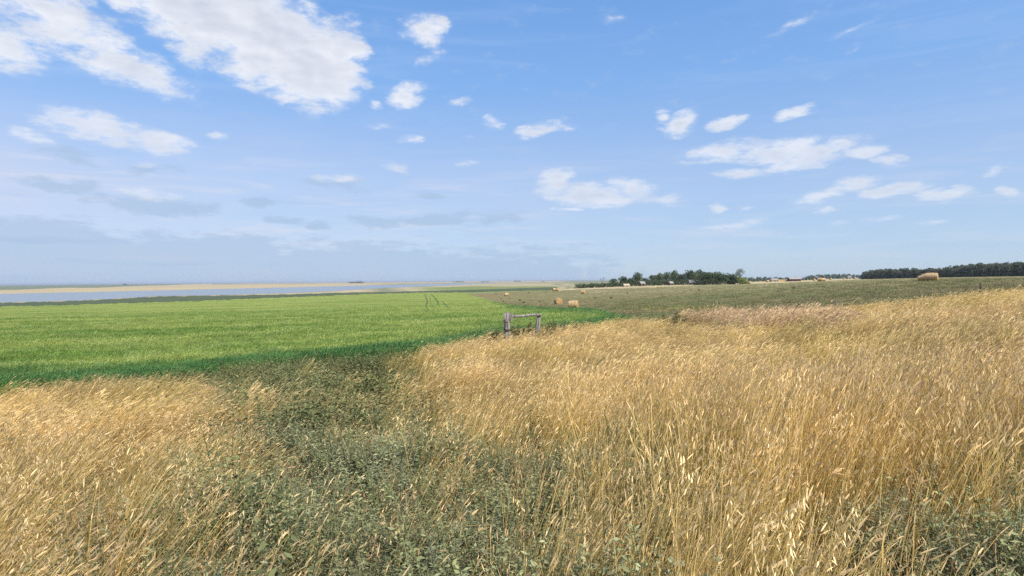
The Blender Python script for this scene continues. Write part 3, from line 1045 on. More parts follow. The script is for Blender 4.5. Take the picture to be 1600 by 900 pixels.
def red_keep(a, r, x, y, px, py):
    q = ((px - 1160) / 125) ** 2 + ((py - (503 + (px - 1160) * .085)) / 17) ** 2 + .5 * wavy(x, y, .9, 2)
    return q + .55 * (rng.random(len(q)) - .5) < 1


scatter_zone('reddish_grass', red_tufts, 30000, 17, 36, 1.2, None, .35, 'patch of taller reddish brown grass on the crest of the slope', lean_gain=.45,
             seed=12, rotz=.5, keep=red_keep, dens=.6)

# green crop blades over the canopy sheet
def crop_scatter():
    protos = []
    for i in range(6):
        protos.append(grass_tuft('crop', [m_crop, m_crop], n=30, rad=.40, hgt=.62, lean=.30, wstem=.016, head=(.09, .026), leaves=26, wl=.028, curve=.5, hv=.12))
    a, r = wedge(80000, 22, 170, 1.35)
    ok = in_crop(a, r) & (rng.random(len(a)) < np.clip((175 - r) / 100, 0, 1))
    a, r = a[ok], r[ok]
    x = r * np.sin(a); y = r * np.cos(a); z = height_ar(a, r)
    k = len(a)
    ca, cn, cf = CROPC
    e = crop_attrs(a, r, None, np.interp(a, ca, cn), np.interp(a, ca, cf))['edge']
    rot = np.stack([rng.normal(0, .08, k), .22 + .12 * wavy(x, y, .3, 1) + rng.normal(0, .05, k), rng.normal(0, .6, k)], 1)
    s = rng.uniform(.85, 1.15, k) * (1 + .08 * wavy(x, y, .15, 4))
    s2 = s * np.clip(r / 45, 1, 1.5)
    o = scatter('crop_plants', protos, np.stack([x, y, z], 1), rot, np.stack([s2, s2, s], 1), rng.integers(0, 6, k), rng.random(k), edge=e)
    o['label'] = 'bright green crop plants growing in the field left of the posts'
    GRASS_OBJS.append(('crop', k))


crop_scatter()


def stubble_scatter():
    protos = [grass_tuft('stub', [m_stub, m_stub], n=0, rad=.5, hgt=.20, lean=.2, leaves=60, wl=.02, hv=.3) for i in range(5)]
    a, r = wedge(40000, 30, 190, 1.2)
    ok = in_hay(a, r) & (rng.random(len(a)) < np.clip((200 - r) / 120, 0, 1)) & (rng.random(len(a)) < .75 + .4 * wavy(r * np.sin(a), r * np.cos(a), .12, 3))
    a, r = a[ok], r[ok]
    x = r * np.sin(a); y = r * np.cos(a); z = height_ar(a, r); k = len(a)
    s = rng.uniform(.7, 1.5, k) * np.clip(r / 60, 1, 1.4)
    o = scatter('hay_stubble', protos, np.stack([x, y, z], 1), np.stack([rng.normal(0, .1, k), rng.normal(.1, .1, k), rng.uniform(0, 6.28, k)], 1),
                np.stack([s, s, s * .8], 1), rng.integers(0, 5, k), rng.random(k))
    o['label'] = 'short green and brown stubble of the mown hay field'
    GRASS_OBJS.append(('stub', k))


stubble_scatter()
print('SCATTER', GRASS_OBJS)

# ---------------------------------------------------------------- trees and shrubs
m_bark = flat('bark', (.13, .105, .08), (.07, .055, .045), 6, .95, .6, stretch=(1, 1, .2))
m_leafA = mat_leaf_tree('tree leaves dark', (.05, .08, .035), (.11, .145, .065))
m_leafB = mat_leaf_tree('tree leaves mid', (.08, .115, .05), (.15, .19, .085))
m_leafS = mat_leaf_tree('shelterbelt leaves', (.07, .085, .055), (.18, .195, .13))
m_leafY = mat_leaf_tree('yellow green leaves', (.10, .15, .025), (.22, .27, .045))
m_leafO = mat_leaf_tree('grey green leaves', (.085, .115, .075), (.15, .185, .12))
m_dead = flat('dead wood', (.20, .17, .14), (.10, .085, .07), 6, .95, .5)


def limb(P, a, b, ra, rb, segs=3, sides=6, wob=.06):
    """tapered round limb from a to b"""
    d = b - a; L = d.length
    s = d.cross(Vector((.31, .77, .13))).normalized(); u = d.normalized().cross(s)
    k0 = len(P.v)
    for i in range(segs + 1):
        t = i / segs
        c = a + d * t + (s * rnd.gauss(0, wob) + u * rnd.gauss(0, wob)) * L * (t * (1 - t)) * 2
        r = ra * (1 - t) + rb * t
        for j in range(sides):
            an = 6.2832 * j / sides
            P.v.append(tuple(c + (s * math.cos(an) + u * math.sin(an)) * r)); P.h.append(t); P.r.append(rnd.random())
    for i in range(segs):
        for j in range(sides):
            k = k0 + i * sides; j2 = (j + 1) % sides
            P.f.append((k + j, k + j2, k + sides + j2, k + sides + j)); P.mi.append(0)


def tree_meshes(name, leafm, h=1.0, w=.8, clumps=22, leaves=1500, low=.25, lsize=.045, trunk=.035, shape='round', barkm=None):
    """unit-height tree: returns (trunk mesh, crown mesh)"""
    T_ = PB(); C_ = PB()
    top = Vector((rnd.gauss(0, .03), rnd.gauss(0, .03), h * .62))
    limb(T_, Vector((0, 0, -.03)), top, trunk, trunk * .4, 4, 7, .04)
    cl = []
    for i in range(clumps):
        t = rnd.random()
        if shape == 'round':
            zc = low + (1 - low) * (.10 + .80 * t)
            env = math.sin(math.pi * min(max((zc - low) / (1 - low), .06), .94)) ** .6
        elif shape == 'bush':
            zc = .12 + .70 * t; env = math.sqrt(max(0, 1 - (zc / 1.0) ** 2)) + .05
        elif shape == 'column':
            zc = low + (1 - low) * (.08 + .84 * t); env = 1 - .55 * abs(zc - .5)
        else:   # open
            zc = low + (1 - low) * (.15 + .75 * t); env = .4 + .6 * t
        a = rnd.random() * 6.283
        q = (w / 2) * env * math.sqrt(rnd.uniform(.15, 1.0)) * .82
        c = Vector((q * math.cos(a), q * math.sin(a), zc * h))
        r = rnd.uniform(.09, .17) * (.8 + .4 * w)
        cl.append((c, r))
        if i % 2 == 0:
            st = Vector((0, 0, 0)).lerp(top, rnd.uniform(.45, .95))
            limb(T_, st, c, trunk * .35, trunk * .08, 3, 5, .12)
    for i in range(leaves):
        c, r = cl[i % clumps]
        n = rv3(); n.z = n.z * .85
        q = c + n * r * rnd.uniform(.45, 1.08)
        if q.z < .02: q.z = .02 + rnd.random() * .05
        d = (n + rv3() * .9).normalized()
        nn = (n + rv3() * .7).normalized()
        s = lsize * rnd.uniform(.6, 1.5)
        C_.leaf(q, d, s, s * .75, nn, rnd.random(), 0)
    return T_.mesh(name + '_trunk', [barkm or m_bark], True), C_.mesh(name + '_crown', [leafm], False)


KIND = {
    'cotton': [tree_meshes('tree', m_leafB, w=.75, clumps=26, leaves=1900, low=.2, lsize=.062) for i in range(3)],
    'dark': [tree_meshes('tree', m_leafA, w=.85, clumps=28, leaves=2000, low=.08, lsize=.062) for i in range(3)],
    'belt': [tree_meshes('tree', m_leafS, w=.95, clumps=30, leaves=2000, low=-.06, lsize=.075, shape='column') for i in range(4)],
    'open': [tree_meshes('tree', m_leafO, w=.85, clumps=16, leaves=1000, low=.35, lsize=.04, shape='open')],
    'bush': [tree_meshes('shrub', m_leafA, w=1.5, clumps=24, leaves=1300, low=.05, lsize=.07, trunk=.02, shape='bush') for i in range(3)],
    'bigbush': [tree_meshes('shrub', m_leafA, w=1.35, clumps=44, leaves=3000, low=.03, lsize=.065, trunk=.025, shape='bush') for i in range(2)],
    'greybush': [tree_meshes('shrub', m_leafO, w=1.3, clumps=20, leaves=1100, low=.05, lsize=.06, trunk=.02, shape='bush')],
    'yellow': [tree_meshes('shrub', m_leafY, w=1.1, clumps=24, leaves=1600, low=.05, lsize=.06, trunk=.025, shape='bush')],
}
_kc = {}


def tree(kind, px, Y, hgt, wpx=None, label='', cat='tree', group=None, name=None, dz=0.0, wid=None):
    i = _kc.get(kind, 0); _kc[kind] = i + 1
    tm, cm = KIND[kind][i % len(KIND[kind])]
    nm = name or ('shrub' if kind in ('bush', 'bigbush', 'greybush', 'yellow') else 'tree')
    e = bpy.data.objects.new(nm, None); link(e)
    e.empty_display_size = .5
    e.location = at(px, Y, dz)
    e.rotation_euler = (0, 0, rnd.random() * 6.28)
    s = hgt
    sw = (wid / hgt if wid else 1.0)
    e.scale = (s * sw, s * sw, s)
    link(bpy.data.objects.new('trunk', tm), e)
    link(bpy.data.objects.new('crown', cm), e)
    return tag(e, label, cat, group)


def topy(px, Y, ytop):
    """height of a thing at depth Y whose top shows at photo row ytop"""
    g = at(px, Y)
    return wp(px, ytop, Y).z - g.z


FARM = 'trees around the farmstead'
# (kind, px, Y, top row, width px, label)
for k, px, Y, yt, wpx, lab in [
    ('cotton', 959, 410, 435.5, 15, 'low pale tree just right of the bare snag in the hedge'),
    ('cotton', 974, 415, 431.5, 15, 'pale green tree above the left end of the farmstead row'),
    ('dark', 985, 410, 434.5, 16, 'low dark tree left of the tall leaning tree by the small pale shed'),
    ('cotton', 995, 418, 426, 18, 'tall loose tree standing over the small pale roofed shed'),
    ('dark', 1009, 425, 434, 14, 'low dark tree directly right of the small pale roofed shed'),
    ('cotton', 1021, 428, 430, 16, 'mid green tree left of the broad farmstead grove'),
    ('cotton', 1031, 432, 426.5, 17, 'pale green tree at the left end of the broad farmstead grove'),
    ('dark', 1042, 436, 425.5, 16, 'dark tree in the broad farmstead grove above the brown hut'),
    ('cotton', 1055, 440, 423, 19, 'broad pale crowned tree in the middle of the farmstead grove'),
    ('dark', 1067, 436, 428, 15, 'low dark tree between the pale crowned tree and the twin tall trees'),
    ('dark', 1078, 440, 421.5, 18, 'tall dark tree, left of the twin tallest trees over the grey barn'),
    ('dark', 1094, 440, 421.5, 20, 'tall dark tree, right of the twin tallest trees over the grey barn'),
    ('cotton', 1086, 428, 426, 16, 'green tree between and in front of the twin tallest trees'),
    ('open', 1157, 430, 421, 17, 'lone rounded grey tree standing above the yellow green bush'),
    ('open', 1148, 432, 427.5, 9, 'thin wispy tree directly left of the lone rounded grey tree'),
]:
    tree(k, px, Y, topy(px, Y, yt), label=lab, group=FARM, wid=wpx / F * Y * 1.25)
# big dark clump of shrubs and small trees in front of the grove
for k, px, Y, yt, wpx, lab in [
    ('bigbush', 1101, 372, 427, 38, 'rounded dark shrub at the left end of the big clump before the barn'),
    ('bigbush', 1114, 370, 424.5, 42, 'tallest rounded dark shrub of the big clump'),
    ('bigbush', 1126, 374, 426, 38, 'rounded dark shrub right of the tallest one in the big clump'),
    ('bigbush', 1137, 376, 428.5, 34, 'dark green shrub in the middle of the low right part of the clump'),
    ('greybush', 1128, 366, 439, 16, 'small grey green shrub at the foot of the big clump'),
    ('bigbush', 1147, 376, 430.5, 30, 'low dark shrub directly left of the yellow green bush'),
    ('yellow', 1160, 368, 431.5, 24, 'rounded yellow green bush at the right end of the big clump'),
    ('bush', 1166, 374, 440, 14, 'low dark shrub against the right foot of the yellow green bush'),
    ('bush', 1096, 366, 438, 12, 'low shrub against the left foot of the big clump'),
    ('bush', 1107, 364, 439.5, 12, 'low shrub in front of the tallest rounded dark shrub'),
]:
    tree(k, px, Y, topy(px, Y, yt), label=lab, cat='shrub', group='shrubs of the big dark clump', wid=wpx / F * Y / 1.3)
HL = 'low dark shrub in the clipped looking hedge row at the left end of the farmstead'
for i in range(15):
    px = 904 + i * 5.6
    tree('bush', px, 392 + i * .8, topy(px, 392, 443.2 - i * .22 + rnd.uniform(-.5, .5)), label=HL, cat='shrub',
         group='hedge row left of the farmstead', wid=4.6)
for i in range(17):
    px = 982 + i * 6.6
    tree('bush', px, 404 + rnd.uniform(0, 8), topy(px, 404, 436.5 + rnd.uniform(-1.2, 1.2)), label='dark undergrowth shrub at the feet of the farmstead trees',
         cat='shrub', group='undergrowth of the farmstead grove', wid=5.0)
# bare snag
P = PB()
limb(P, Vector((0, 0, -.1)), Vector((.1, 0, 2.2)), .16, .12, 3, 7)
limb(P, Vector((.1, 0, 2.0)), Vector((-.9, .1, 5.0)), .10, .04, 4, 6)
limb(P, Vector((.1, 0, 2.0)), Vector((1.0, -.1, 5.3)), .10, .04, 4, 6)
limb(P, Vector((-.4, 0, 3.5)), Vector((-1.2, .3, 4.4)), .05, .02, 3, 5)
limb(P, Vector((.6, 0, 3.8)), Vector((.2, .3, 5.2)), .05, .02, 3, 5)
limb(P, Vector((.7, 0, 4.1)), Vector((1.5, .2, 5.0)), .04, .02, 3, 5)
Q = PB()
for c in ((-.9, .1, 5.0), (1.0, -.1, 5.3), (-1.2, .3, 4.4), (1.4, .2, 5.0), (.2, .3, 5.2)):
    for j in range(24):
        Q.leaf(Vector(c) + rv3() * .45 * rnd.random(), rv3(), .25, .15, rv3(), rnd.random(), 0)
e = bpy.data.objects.new('dead_tree', None); link(e); e.location = at(941, 396)
e.scale = (1, 1, topy(941, 396, 434.5) / 5.3)
link(bpy.data.objects.new('trunk', P.mesh('dead_tree_trunk', [m_bark])), e)
link(bpy.data.objects.new('crown', Q.mesh('dead_tree_crown', [m_leafS], False)), e)
tag(e, 'forked nearly bare tree sticking up out of the hedge row', 'tree')

# shelterbelt on the right skyline
SB = 'dark green tree in the dense shelterbelt row on the right skyline'
nb = 74
for i in range(nb):
    t = i / (nb - 1)
    row = i % 2
    px = 1349 + (1640 - 1349) * t ** 1.08 + rnd.uniform(-1.5, 1.5)
    Y = 540 * (1 - t) + 300 * t + row * 4
    yt = np.interp(px, [1345, 1360, 1380, 1400, 1424, 1440, 1460, 1480, 1500, 1524, 1560, 1600, 1640],
                   [426, 423, 421.5, 421, 420, 420.5, 419, 417, 415, 412.5, 410.5, 410.5, 410]) + rnd.choice((0, 0, 1.2)) + rnd.uniform(-2.0, 1.8)
    tree('belt', px, Y, topy(px, Y, yt), label=SB, group='shelterbelt trees on the right skyline', wid=rnd.uniform(4.5, 8.5))
# far tree lines right of the farmstead
for i in range(22):
    px = 1172 + i * 5.0 + rnd.uniform(-1, 1)
    yt = np.interp(px, [1170, 1200, 1225, 1280], [432.8, 432.2, 433.0, 432.6]) + rnd.uniform(-.5, .7)
    tree('bush', px, 640 + rnd.uniform(0, 15), topy(px, 640, yt), label='small dark tree in the low line behind the tan farm yard',
         group='low tree line behind the farm yard', cat='tree', name='tree', wid=4.5)
for i in range(22):
    px = 1262 + i * 3.9 + rnd.uniform(-1, 1)
    yt = np.interp(px, [1260, 1275, 1300, 1325, 1350], [430.5, 428.6, 427.2, 427.4, 428.5]) + rnd.uniform(-.4, .6)
    tree('bush', px, 1000 + rnd.uniform(0, 30), max(topy(px, 1000, yt), 2.5), label='far hazy tree in the line left of the shelterbelt',
         group='far tree line left of the shelterbelt', cat='tree', name='tree', wid=6)
# specks on the far horizon
for px, h_, w_ in [(546, 9, 16), (551, 11, 20), (557, 14, 22), (562, 13, 20), (566, 10, 16), (710, 6, 22), (716, 9, 26), (722, 6, 22), (755, 7, 26), (762, 6, 20),
                   (806, 8, 26), (812, 8, 20), (848, 6, 22), (196, 9, 22)]:
    Y = 3600 if px < 600 else 4200
    tree('bush', px, Y, h_, label='tiny dark tree clump far off on the flat horizon', group='tree clumps on the far horizon', name='tree', wid=w_)

# ---------------------------------------------------------------- hay bales
m_hay = None


def mat_bale():
    mt, T = newmat('baled hay')
    tc = T.n('ShaderNodeTexCoord').outputs['Object']
    n = T.noise(T.mapping(tc, scale=(3, 14, 14)), 1.0, 5, .7)
    c = T.mix(T.smooth(n, .32, .7), (.38, .255, .13), (.58, .42, .24))
    n2 = T.noise(tc, 2.2, 4, .7)
    c = T.mix(T.smooth(n2, .55, .72, 0, .6), c, (.28, .17, .08))
    out_surface(T, c, .95, .1, n, .9, .06)
    return mt


def mat_bale_end():
    mt, T = newmat('bale end')
    tc = T.n('ShaderNodeTexCoord').outputs['Object']
    s = T.n('ShaderNodeSeparateXYZ', {0: tc})
    zz = T.math('SUBTRACT', s.outputs[2], .7)
    rr = T.math('SQRT', T.math('ADD', T.math('MULTIPLY', s.outputs[1], s.outputs[1]), T.math('MULTIPLY', zz, zz)))
    w = T.math('SINE', T.math('MULTIPLY_ADD', rr, 46.0, T.math('MULTIPLY', T.noise(tc, 3, 3), 9.0)))
    c = T.mix(T.lin(w, -1, 1), (.32, .21, .09), (.56, .38, .17))
    out_surface(T, c, .95, .1, w, .7, .03)
    return mt


m_hay = mat_bale(); m_end = mat_bale_end(); m_straw = flat('loose straw', (.60, .45, .22), (.42, .28, .13), 3, .9)


def bale_meshes(L=1.55, Rr=.74, sag=.08, seed=1, slump=0.0):
    r_ = random.Random(seed)
    nseg, nl = 40, 14
    V = []; Fs = []
    ph = [r_.uniform(0, 6.28) for _ in range(6)]

    def rad(a, x):
        k = Rr * (1 + .025 * math.sin(3 * a + ph[0]) + .02 * math.sin(7 * a + ph[1] + 3 * x) + .018 * math.sin(11 * x + ph[2]) + r_.gauss(0, .012))
        return k
    for i in range(nl + 1):
        x = -L / 2 + L * i / nl
        edge = 1 - .05 * (abs(2 * i / nl - 1) ** 6)
        sl = 1 - slump * max(0, (i / nl - .55)) ** 1.3
        for j in range(nseg):
            a = 6.2832 * j / nseg
            q = rad(a, x) * edge
            y = q * math.cos(a) * (1 + sag * .6); z = Rr * .94 + q * math.sin(a) * (1 - sag * .5)
            z = max(z * sl, 0.0 if z < .12 else z * sl)
            if z < .06: z = .0
            V.append((x, y, z - .03))
    for i in range(nl):
        for j in range(nseg):
            j2 = (j + 1) % nseg
            Fs.append((i * nseg + j, i * nseg + j2, (i + 1) * nseg + j2, (i + 1) * nseg + j))
    me = bpy.data.meshes.new('bale_body'); me.from_pydata(V, [], Fs); me.materials.append(m_hay)
    me.polygons.foreach_set('use_smooth', [True] * len(Fs)); me.update()
    ends = []
    for s in (0, nl):
        ring = V[s * nseg:(s + 1) * nseg]
        sg = -1 if s == 0 else 1
        cy = sum(q[1] for q in ring) / nseg; cz = sum(q[2] for q in ring) / nseg
        EV = []; EF = []
        rings = 16
        for k in range(rings + 1):
            t = 1 - k / rings
            dx = .05 * (1 - t * t) * .6 + (.018 * (k % 2)) + r_.gauss(0, .004)
            for (x, y, z) in ring:
                EV.append((x + sg * dx * (0 if k == 0 else 1), cy + (y - cy) * t, cz + (z - cz) * t))
        for k in range(rings):
            for j in range(nseg):
                j2 = (j + 1) % nseg
                f_ = (k * nseg + j, k * nseg + j2, (k + 1) * nseg + j2, (k + 1) * nseg + j)
                EF.append(f_ if sg > 0 else f_[::-1])
        m2 = bpy.data.meshes.new('bale_end'); m2.from_pydata(EV, [], EF); m2.materials.append(m_end); m2.update()
        ends.append(m2)
    P = PB()
    for i in range(420):
        x = r_.uniform(-L / 2, L / 2); a = r_.uniform(-.3, 3.44) if r_.random() < .8 else r_.uniform(0, 6.28)
        q = Rr * 1.0
        c = Vector((x, q * math.cos(a), max(Rr * .94 + q * math.sin(a), .02) * (1 - slump * max(0, x / L + .5 - .55) ** 1.3)))
        d = Vector((r_.gauss(0, .8), math.cos(a) * .6 + r_.gauss(0, .4), math.sin(a) * .5 + r_.gauss(0, .4))).normalized() * r_.uniform(.05, .16)
        P.ribbon([c, c + d * .5, c + d + Vector((0, 0, -.02))], .014, .006, rv3(), 0)
    return me, ends, P.mesh('loose_straw', [m_straw], False)


BM = [bale_meshes(seed=3), bale_meshes(seed=5, sag=.12), bale_meshes(L=1.6, Rr=.72, seed=9, sag=.15)]


def bale(px, Y, rz, label, v=0, s=1.0, meshes=None, dz=0.0):
    me, ends, st = meshes or BM[v]
    e = bpy.data.objects.new('hay_bale', None); link(e)
    e.location = at(px, Y, dz); e.rotation_euler = (0, 0, rz); e.scale = (s, s, s)
    link(bpy.data.objects.new('bale_body', me), e)
    for q in ends: link(bpy.data.objects.new('bale_end', q), e)
    link(tag(bpy.data.objects.new('loose_straw', st), kind='stuff'), e)
    tag(e, label, 'hay bale', 'round hay bales in the fields')
    return e


bale(895.5, 108, R(-14), 'largest pale round hay bale just beyond the dark end of the green crop', 0, 1.0)
bale(872, 138, R(-72), 'golden round bale with its round face showing, left of the largest pale bale', 1)
bale(791, 262, R(12), 'small pale round bale alone on the brown ground at the left', 2)
bale(911.5, 248, R(-20), 'small round bale in the hay field below the hedge row', 0)
bale(866, 330, R(20), 'faint far bale, left one of the pair by the tan strip', 1, 1.05)
bale(870.5, 326, R(-30), 'faint far bale, right one of the pair by the tan strip', 2, 1.0)
bale(1281, 250, R(-35), 'round bale in the middle distance at the far edge of the hay field', 1)
bale(1286, 256, R(10), 'round bale touching the right side of another at the far edge of the hay field', 2, .95)
BIG = bale_meshes(L=3.1, Rr=.86, seed=21, sag=.22, slump=1.0)
bale(1450, 119, R(140), 'long slumped golden hay bale on the right before the dark shelterbelt', meshes=BIG)
for px, Y, lab in ((1199, 560, 'tiny bale on the tan strip right of the dark shrub clump'), (1272, 540, 'tiny bale behind and left of the touching pair'),
                   (1298, 620, 'tiny dark bale right of the touching pair'), (1318, 640, 'tiny pale bale before the far tree line'), (1336, 640, 'tiny pale bale beside the left end of the shelterbelt')):
    bale(px, Y, rnd.random(), lab, 0, 1.4)

# ---------------------------------------------------------------- farm buildings
m_roofp = flat('pale metal roof', (.27, .26, .25), (.19, .18, .175), 2, .5, .1)
m_wallb = flat('weathered boards', (.20, .15, .11), (.10, .08, .06), 4, .9, .3, stretch=(1, 1, .1))
m_red = flat('dark red barn paint', (.12, .035, .03), (.07, .03, .028), 3, .85, .2, stretch=(1, 1, .1))
m_grey = flat('grey shingles', (.33, .31, .31), (.22, .20, .20), 6, .9, .3)
m_tan = flat('tan siding', (.50, .42, .28), (.40, .33, .22), 4, .85, .1)
m_dark = flat('dark opening', (.015, .013, .012), (.02, .02, .02), 4, .9)
m_whitew = flat('white siding', (.36, .34, .31), (.28, .26, .24), 3, .8, .1)


def box_mesh(name, x0, x1, y0, y1, z0, z1, mat):
    v = [(x, y, z) for z in (z0, z1) for y in (y0, y1) for x in (x0, x1)]
    f = [(0, 2, 3, 1), (4, 5, 7, 6), (0, 1, 5, 4), (1, 3, 7, 5), (3, 2, 6, 7), (2, 0, 4, 6)]
    me = bpy.data.meshes.new(name); me.from_pydata(v, [], f); me.update()
    if mat: me.materials.append(mat)
    return me


def building(px, Y, L, D, hw, hr, wall, roof, rz, label, cat='building', name='shed', round_roof=False, door=True, dz=0):
    e = bpy.data.objects.new(name, None); link(e); e.location = at(px, Y, dz); e.rotation_euler = (0, 0, rz)
    # walls with gable ends
    v = []; n = 12 if round_roof else 2
    prof = [(-D / 2, -1.2), (-D / 2, hw)]
    if round_roof:
        prof += [(-D / 2 * math.cos(math.pi * k / n), hw + hr * math.sin(math.pi * k / n)) for k in range(1, n)]
    else:
        prof += [(0, hw + hr)]
    prof += [(D / 2, hw), (D / 2, -1.2)]
    k = len(prof)
    v = [(-L / 2, y, z) for y, z in prof] + [(L / 2, y, z) for y, z in prof]
    f = [tuple(range(k))[::-1], tuple(range(k, 2 * k)), (0, 1, k + 1, k), (k - 2, k - 1, 2 * k - 1, 2 * k - 2)]
    me = bpy.data.meshes.new('wall'); me.from_pydata(v, [], f); me.materials.append(wall); me.update()
    link(bpy.data.objects.new('wall', me), e)
    rp = prof[1:-1]
    o_ = .3; up = .12
    a = [(-L / 2 - o_, y * 1.08, z + up - (.1 if i in (0, len(rp) - 1) else 0)) for i, (y, z) in enumerate(rp)]
    b = [(-x, y, z) for x, y, z in a]
    lo = [(x, y, z - .1) for x, y, z in a + b]
    v = a + b + lo; q = len(rp); f = []
    for i in range(q - 1):
        f.append((i, i + 1, q + i + 1, q + i)); f.append((2 * q + i, 3 * q + i, 3 * q + i + 1, 2 * q + i + 1))
        f.append((i, 2 * q + i, 2 * q + i + 1, i + 1)); f.append((q + i, q + i + 1, 3 * q + i + 1, 3 * q + i))
    f.append((0, q, 3 * q, 2 * q)); f.append((q - 1, 3 * q - 1, 4 * q - 1, 2 * q - 1))
    me = bpy.data.meshes.new('roof'); me.from_pydata(v, [], f); me.materials.append(roof); me.update()
    link(bpy.data.objects.new('roof', me), e)
    if door:
        d_ = link(bpy.data.objects.new('door', box_mesh('door', -.5, .5, -D / 2 - .04, -D / 2 + .02, 0, min(2, hw * .92), m_dark)), e)
        if L > 5:
            for xx in (-L * .32, L * .32):
                link(bpy.data.objects.new('window', box_mesh('window', xx - .45, xx + .45, -D / 2 - .04, -D / 2 + .02, hw * .4, hw * .8, m_dark)), e)
    return tag(e, label, cat)


building(1003, 396, 3.2, 3.0, 1.7, 1.3, m_wallb, m_roofp, R(25), 'small shed with a pale roof under the tall loose tree', 'shed')
building(978.5, 392, 3.4, 3.2, .8, 1.0, m_whitew, m_tan, R(10), 'low pale roofed hut at the right end of the hedge row', 'shed')
building(1048, 398, 2.6, 2.4, 1.4, 1.1, m_wallb, m_grey, R(30), 'small brown hut in the middle of the farmstead grove', 'shed')
building(1084, 396, 5.4, 5.0, 1.5, 1.6, m_wallb, m_roofp, R(-12), 'grey roofed barn partly hidden left of the big dark clump', 'barn', 'barn')
building(1241.5, 560, 9.5, 5.5, 2.0, 1.5, m_red, m_grey, R(-8), 'long dark red barn in the tan farm yard', 'barn', 'barn')
building(1209, 575, 6.0, 5.0, 1.4, 1.8, m_tan, m_roofp, R(5), 'pale round roofed barn left of the tan stack', 'barn', 'barn', True)
building(1327, 760, 4, 3.5, 2.2, 1.6, m_whitew, m_roofp, R(0), 'tiny white house at the right end of the far tree line', 'house', 'house')
building(1275, 900, 4, 3.5, 2.2, 1.6, m_whitew, m_roofp, R(0), 'tiny white house beneath the left end of the far tree line', 'house', 'house')
# straw stack, a long row of square bales
e = bpy.data.objects.new('straw_stack', None); link(e); e.location = at(1224, 565); e.rotation_euler = (0, 0, R(-3))
bmesh_ = box_mesh('bale', -.58, .58, -1.2, 1.2, 0, .98, m_straw)
for i in range(8):
    for j in range(2):
        b_ = link(bpy.data.objects.new('bale', bmesh_), e)
        b_.location = (-4.2 + i * 1.2 + rnd.uniform(-.02, .02), rnd.uniform(-.08, .08), j * 1.0 - .05); b_.rotation_euler = (0, 0, rnd.uniform(-.03, .03))
tag(e, 'long tan stack of square straw bales left of the dark red barn', 'straw stack')

# tan stubble strips round the farm
m_strip = flat('tan stubble', (.50, .40, .21), (.40, .33, .17), .03, .95, .2, stretch=(1, 4, 1))
m_strip2 = flat('pale green stubble', (.34, .35, .15), (.27, .29, .11), .02, .95, .2, stretch=(1, 4, 1))


def line_r(pts):
    return [(azel(px, 450)[0], r) for px, r in pts]


sheet('farm_yard', line_r([(862, 338), (900, 345), (980, 345), (1060, 345), (1095, 352), (1180, 430), (1240, 480), (1300, 510), (1345, 570)]),
      line_r([(862, 360), (900, 420), (980, 440), (1060, 450), (1095, 460), (1180, 640), (1240, 660), (1300, 700), (1345, 760)]),
      m_strip, .05, ncol=240, nrow=26, edge_noise=.012)

# ---------------------------------------------------------------- wooden gate brace in the grass
m_wood = flat('weathered grey wood', (.40, .37, .345), (.09, .08, .072), 5, .9, .9, stretch=(3, 3, .35), bd=.03)
m_wire = flat('pale rusted wire', (.50, .47, .44), (.30, .22, .16), 9, .6)
m_woodd = flat('dark wood', (.10, .085, .075), (.05, .04, .035), 5, .9, .8, stretch=(3, 3, .35))


def post_mesh(name, h, r, mat, lean=Vector((0, 0, 0)), top_taper=.75, sides=14, seed=1, neck=None):
    r_ = random.Random(seed)
    n = 18; V = []; Fs = []
    ph = [r_.uniform(0, 6.28) for _ in range(4)]
    for i in range(n + 1):
        t = i / n
        c = Vector((0, 0, -.25 + (h + .25) * t)) + lean * t + Vector((math.sin(t * 5 + ph[0]) * .012, math.cos(t * 4 + ph[1]) * .012, 0))
        k = r * (1 - (1 - top_taper) * max(0, t - .78) / .22 * 1.0)
        if neck and neck[0] < t < neck[1]: k *= neck[2]
        for j in range(sides):
            a = 6.2832 * j / sides
            q = k * (1 + .09 * math.sin(3 * a + ph[2] + t * 2) + .06 * math.sin(7 * a + ph[3]) + r_.gauss(0, .025))
            V.append(tuple(c + Vector((q * math.cos(a), q * math.sin(a), r_.gauss(0, .004)))))
    for i in range(n):
        for j in range(sides):
            j2 = (j + 1) % sides
            Fs.append((i * sides + j, i * sides + j2, (i + 1) * sides + j2, (i + 1) * sides + j))
    Fs.append(tuple(n * sides + j for j in range(sides)))
    me = bpy.data.meshes.new(name); me.from_pydata(V, [], Fs); me.materials.append(mat)
    me.update(); return me


def wrap_mesh(name, r, turns, mat, z, w=.012, sx=1.0, c=Vector((0, 0, 0))):
    P = PB(); n = 16 * turns
    for t_ in range(n):
        a0 = 6.2832 * t_ / 16; a1 = 6.2832 * (t_ + 1) / 16
        p0 = c + Vector((r * math.cos(a0) * sx, r * math.sin(a0), z + .03 * t_ / 16 + .008 * math.sin(a0 * 2)))
        p1 = c + Vector((r * math.cos(a1) * sx, r * math.sin(a1), z + .03 * (t_ + 1) / 16 + .008 * math.sin(a1 * 2)))
        limb(P, p0, p1, w / 2, w / 2, 1, 5, 0)
    return P.mesh(name, [mat])


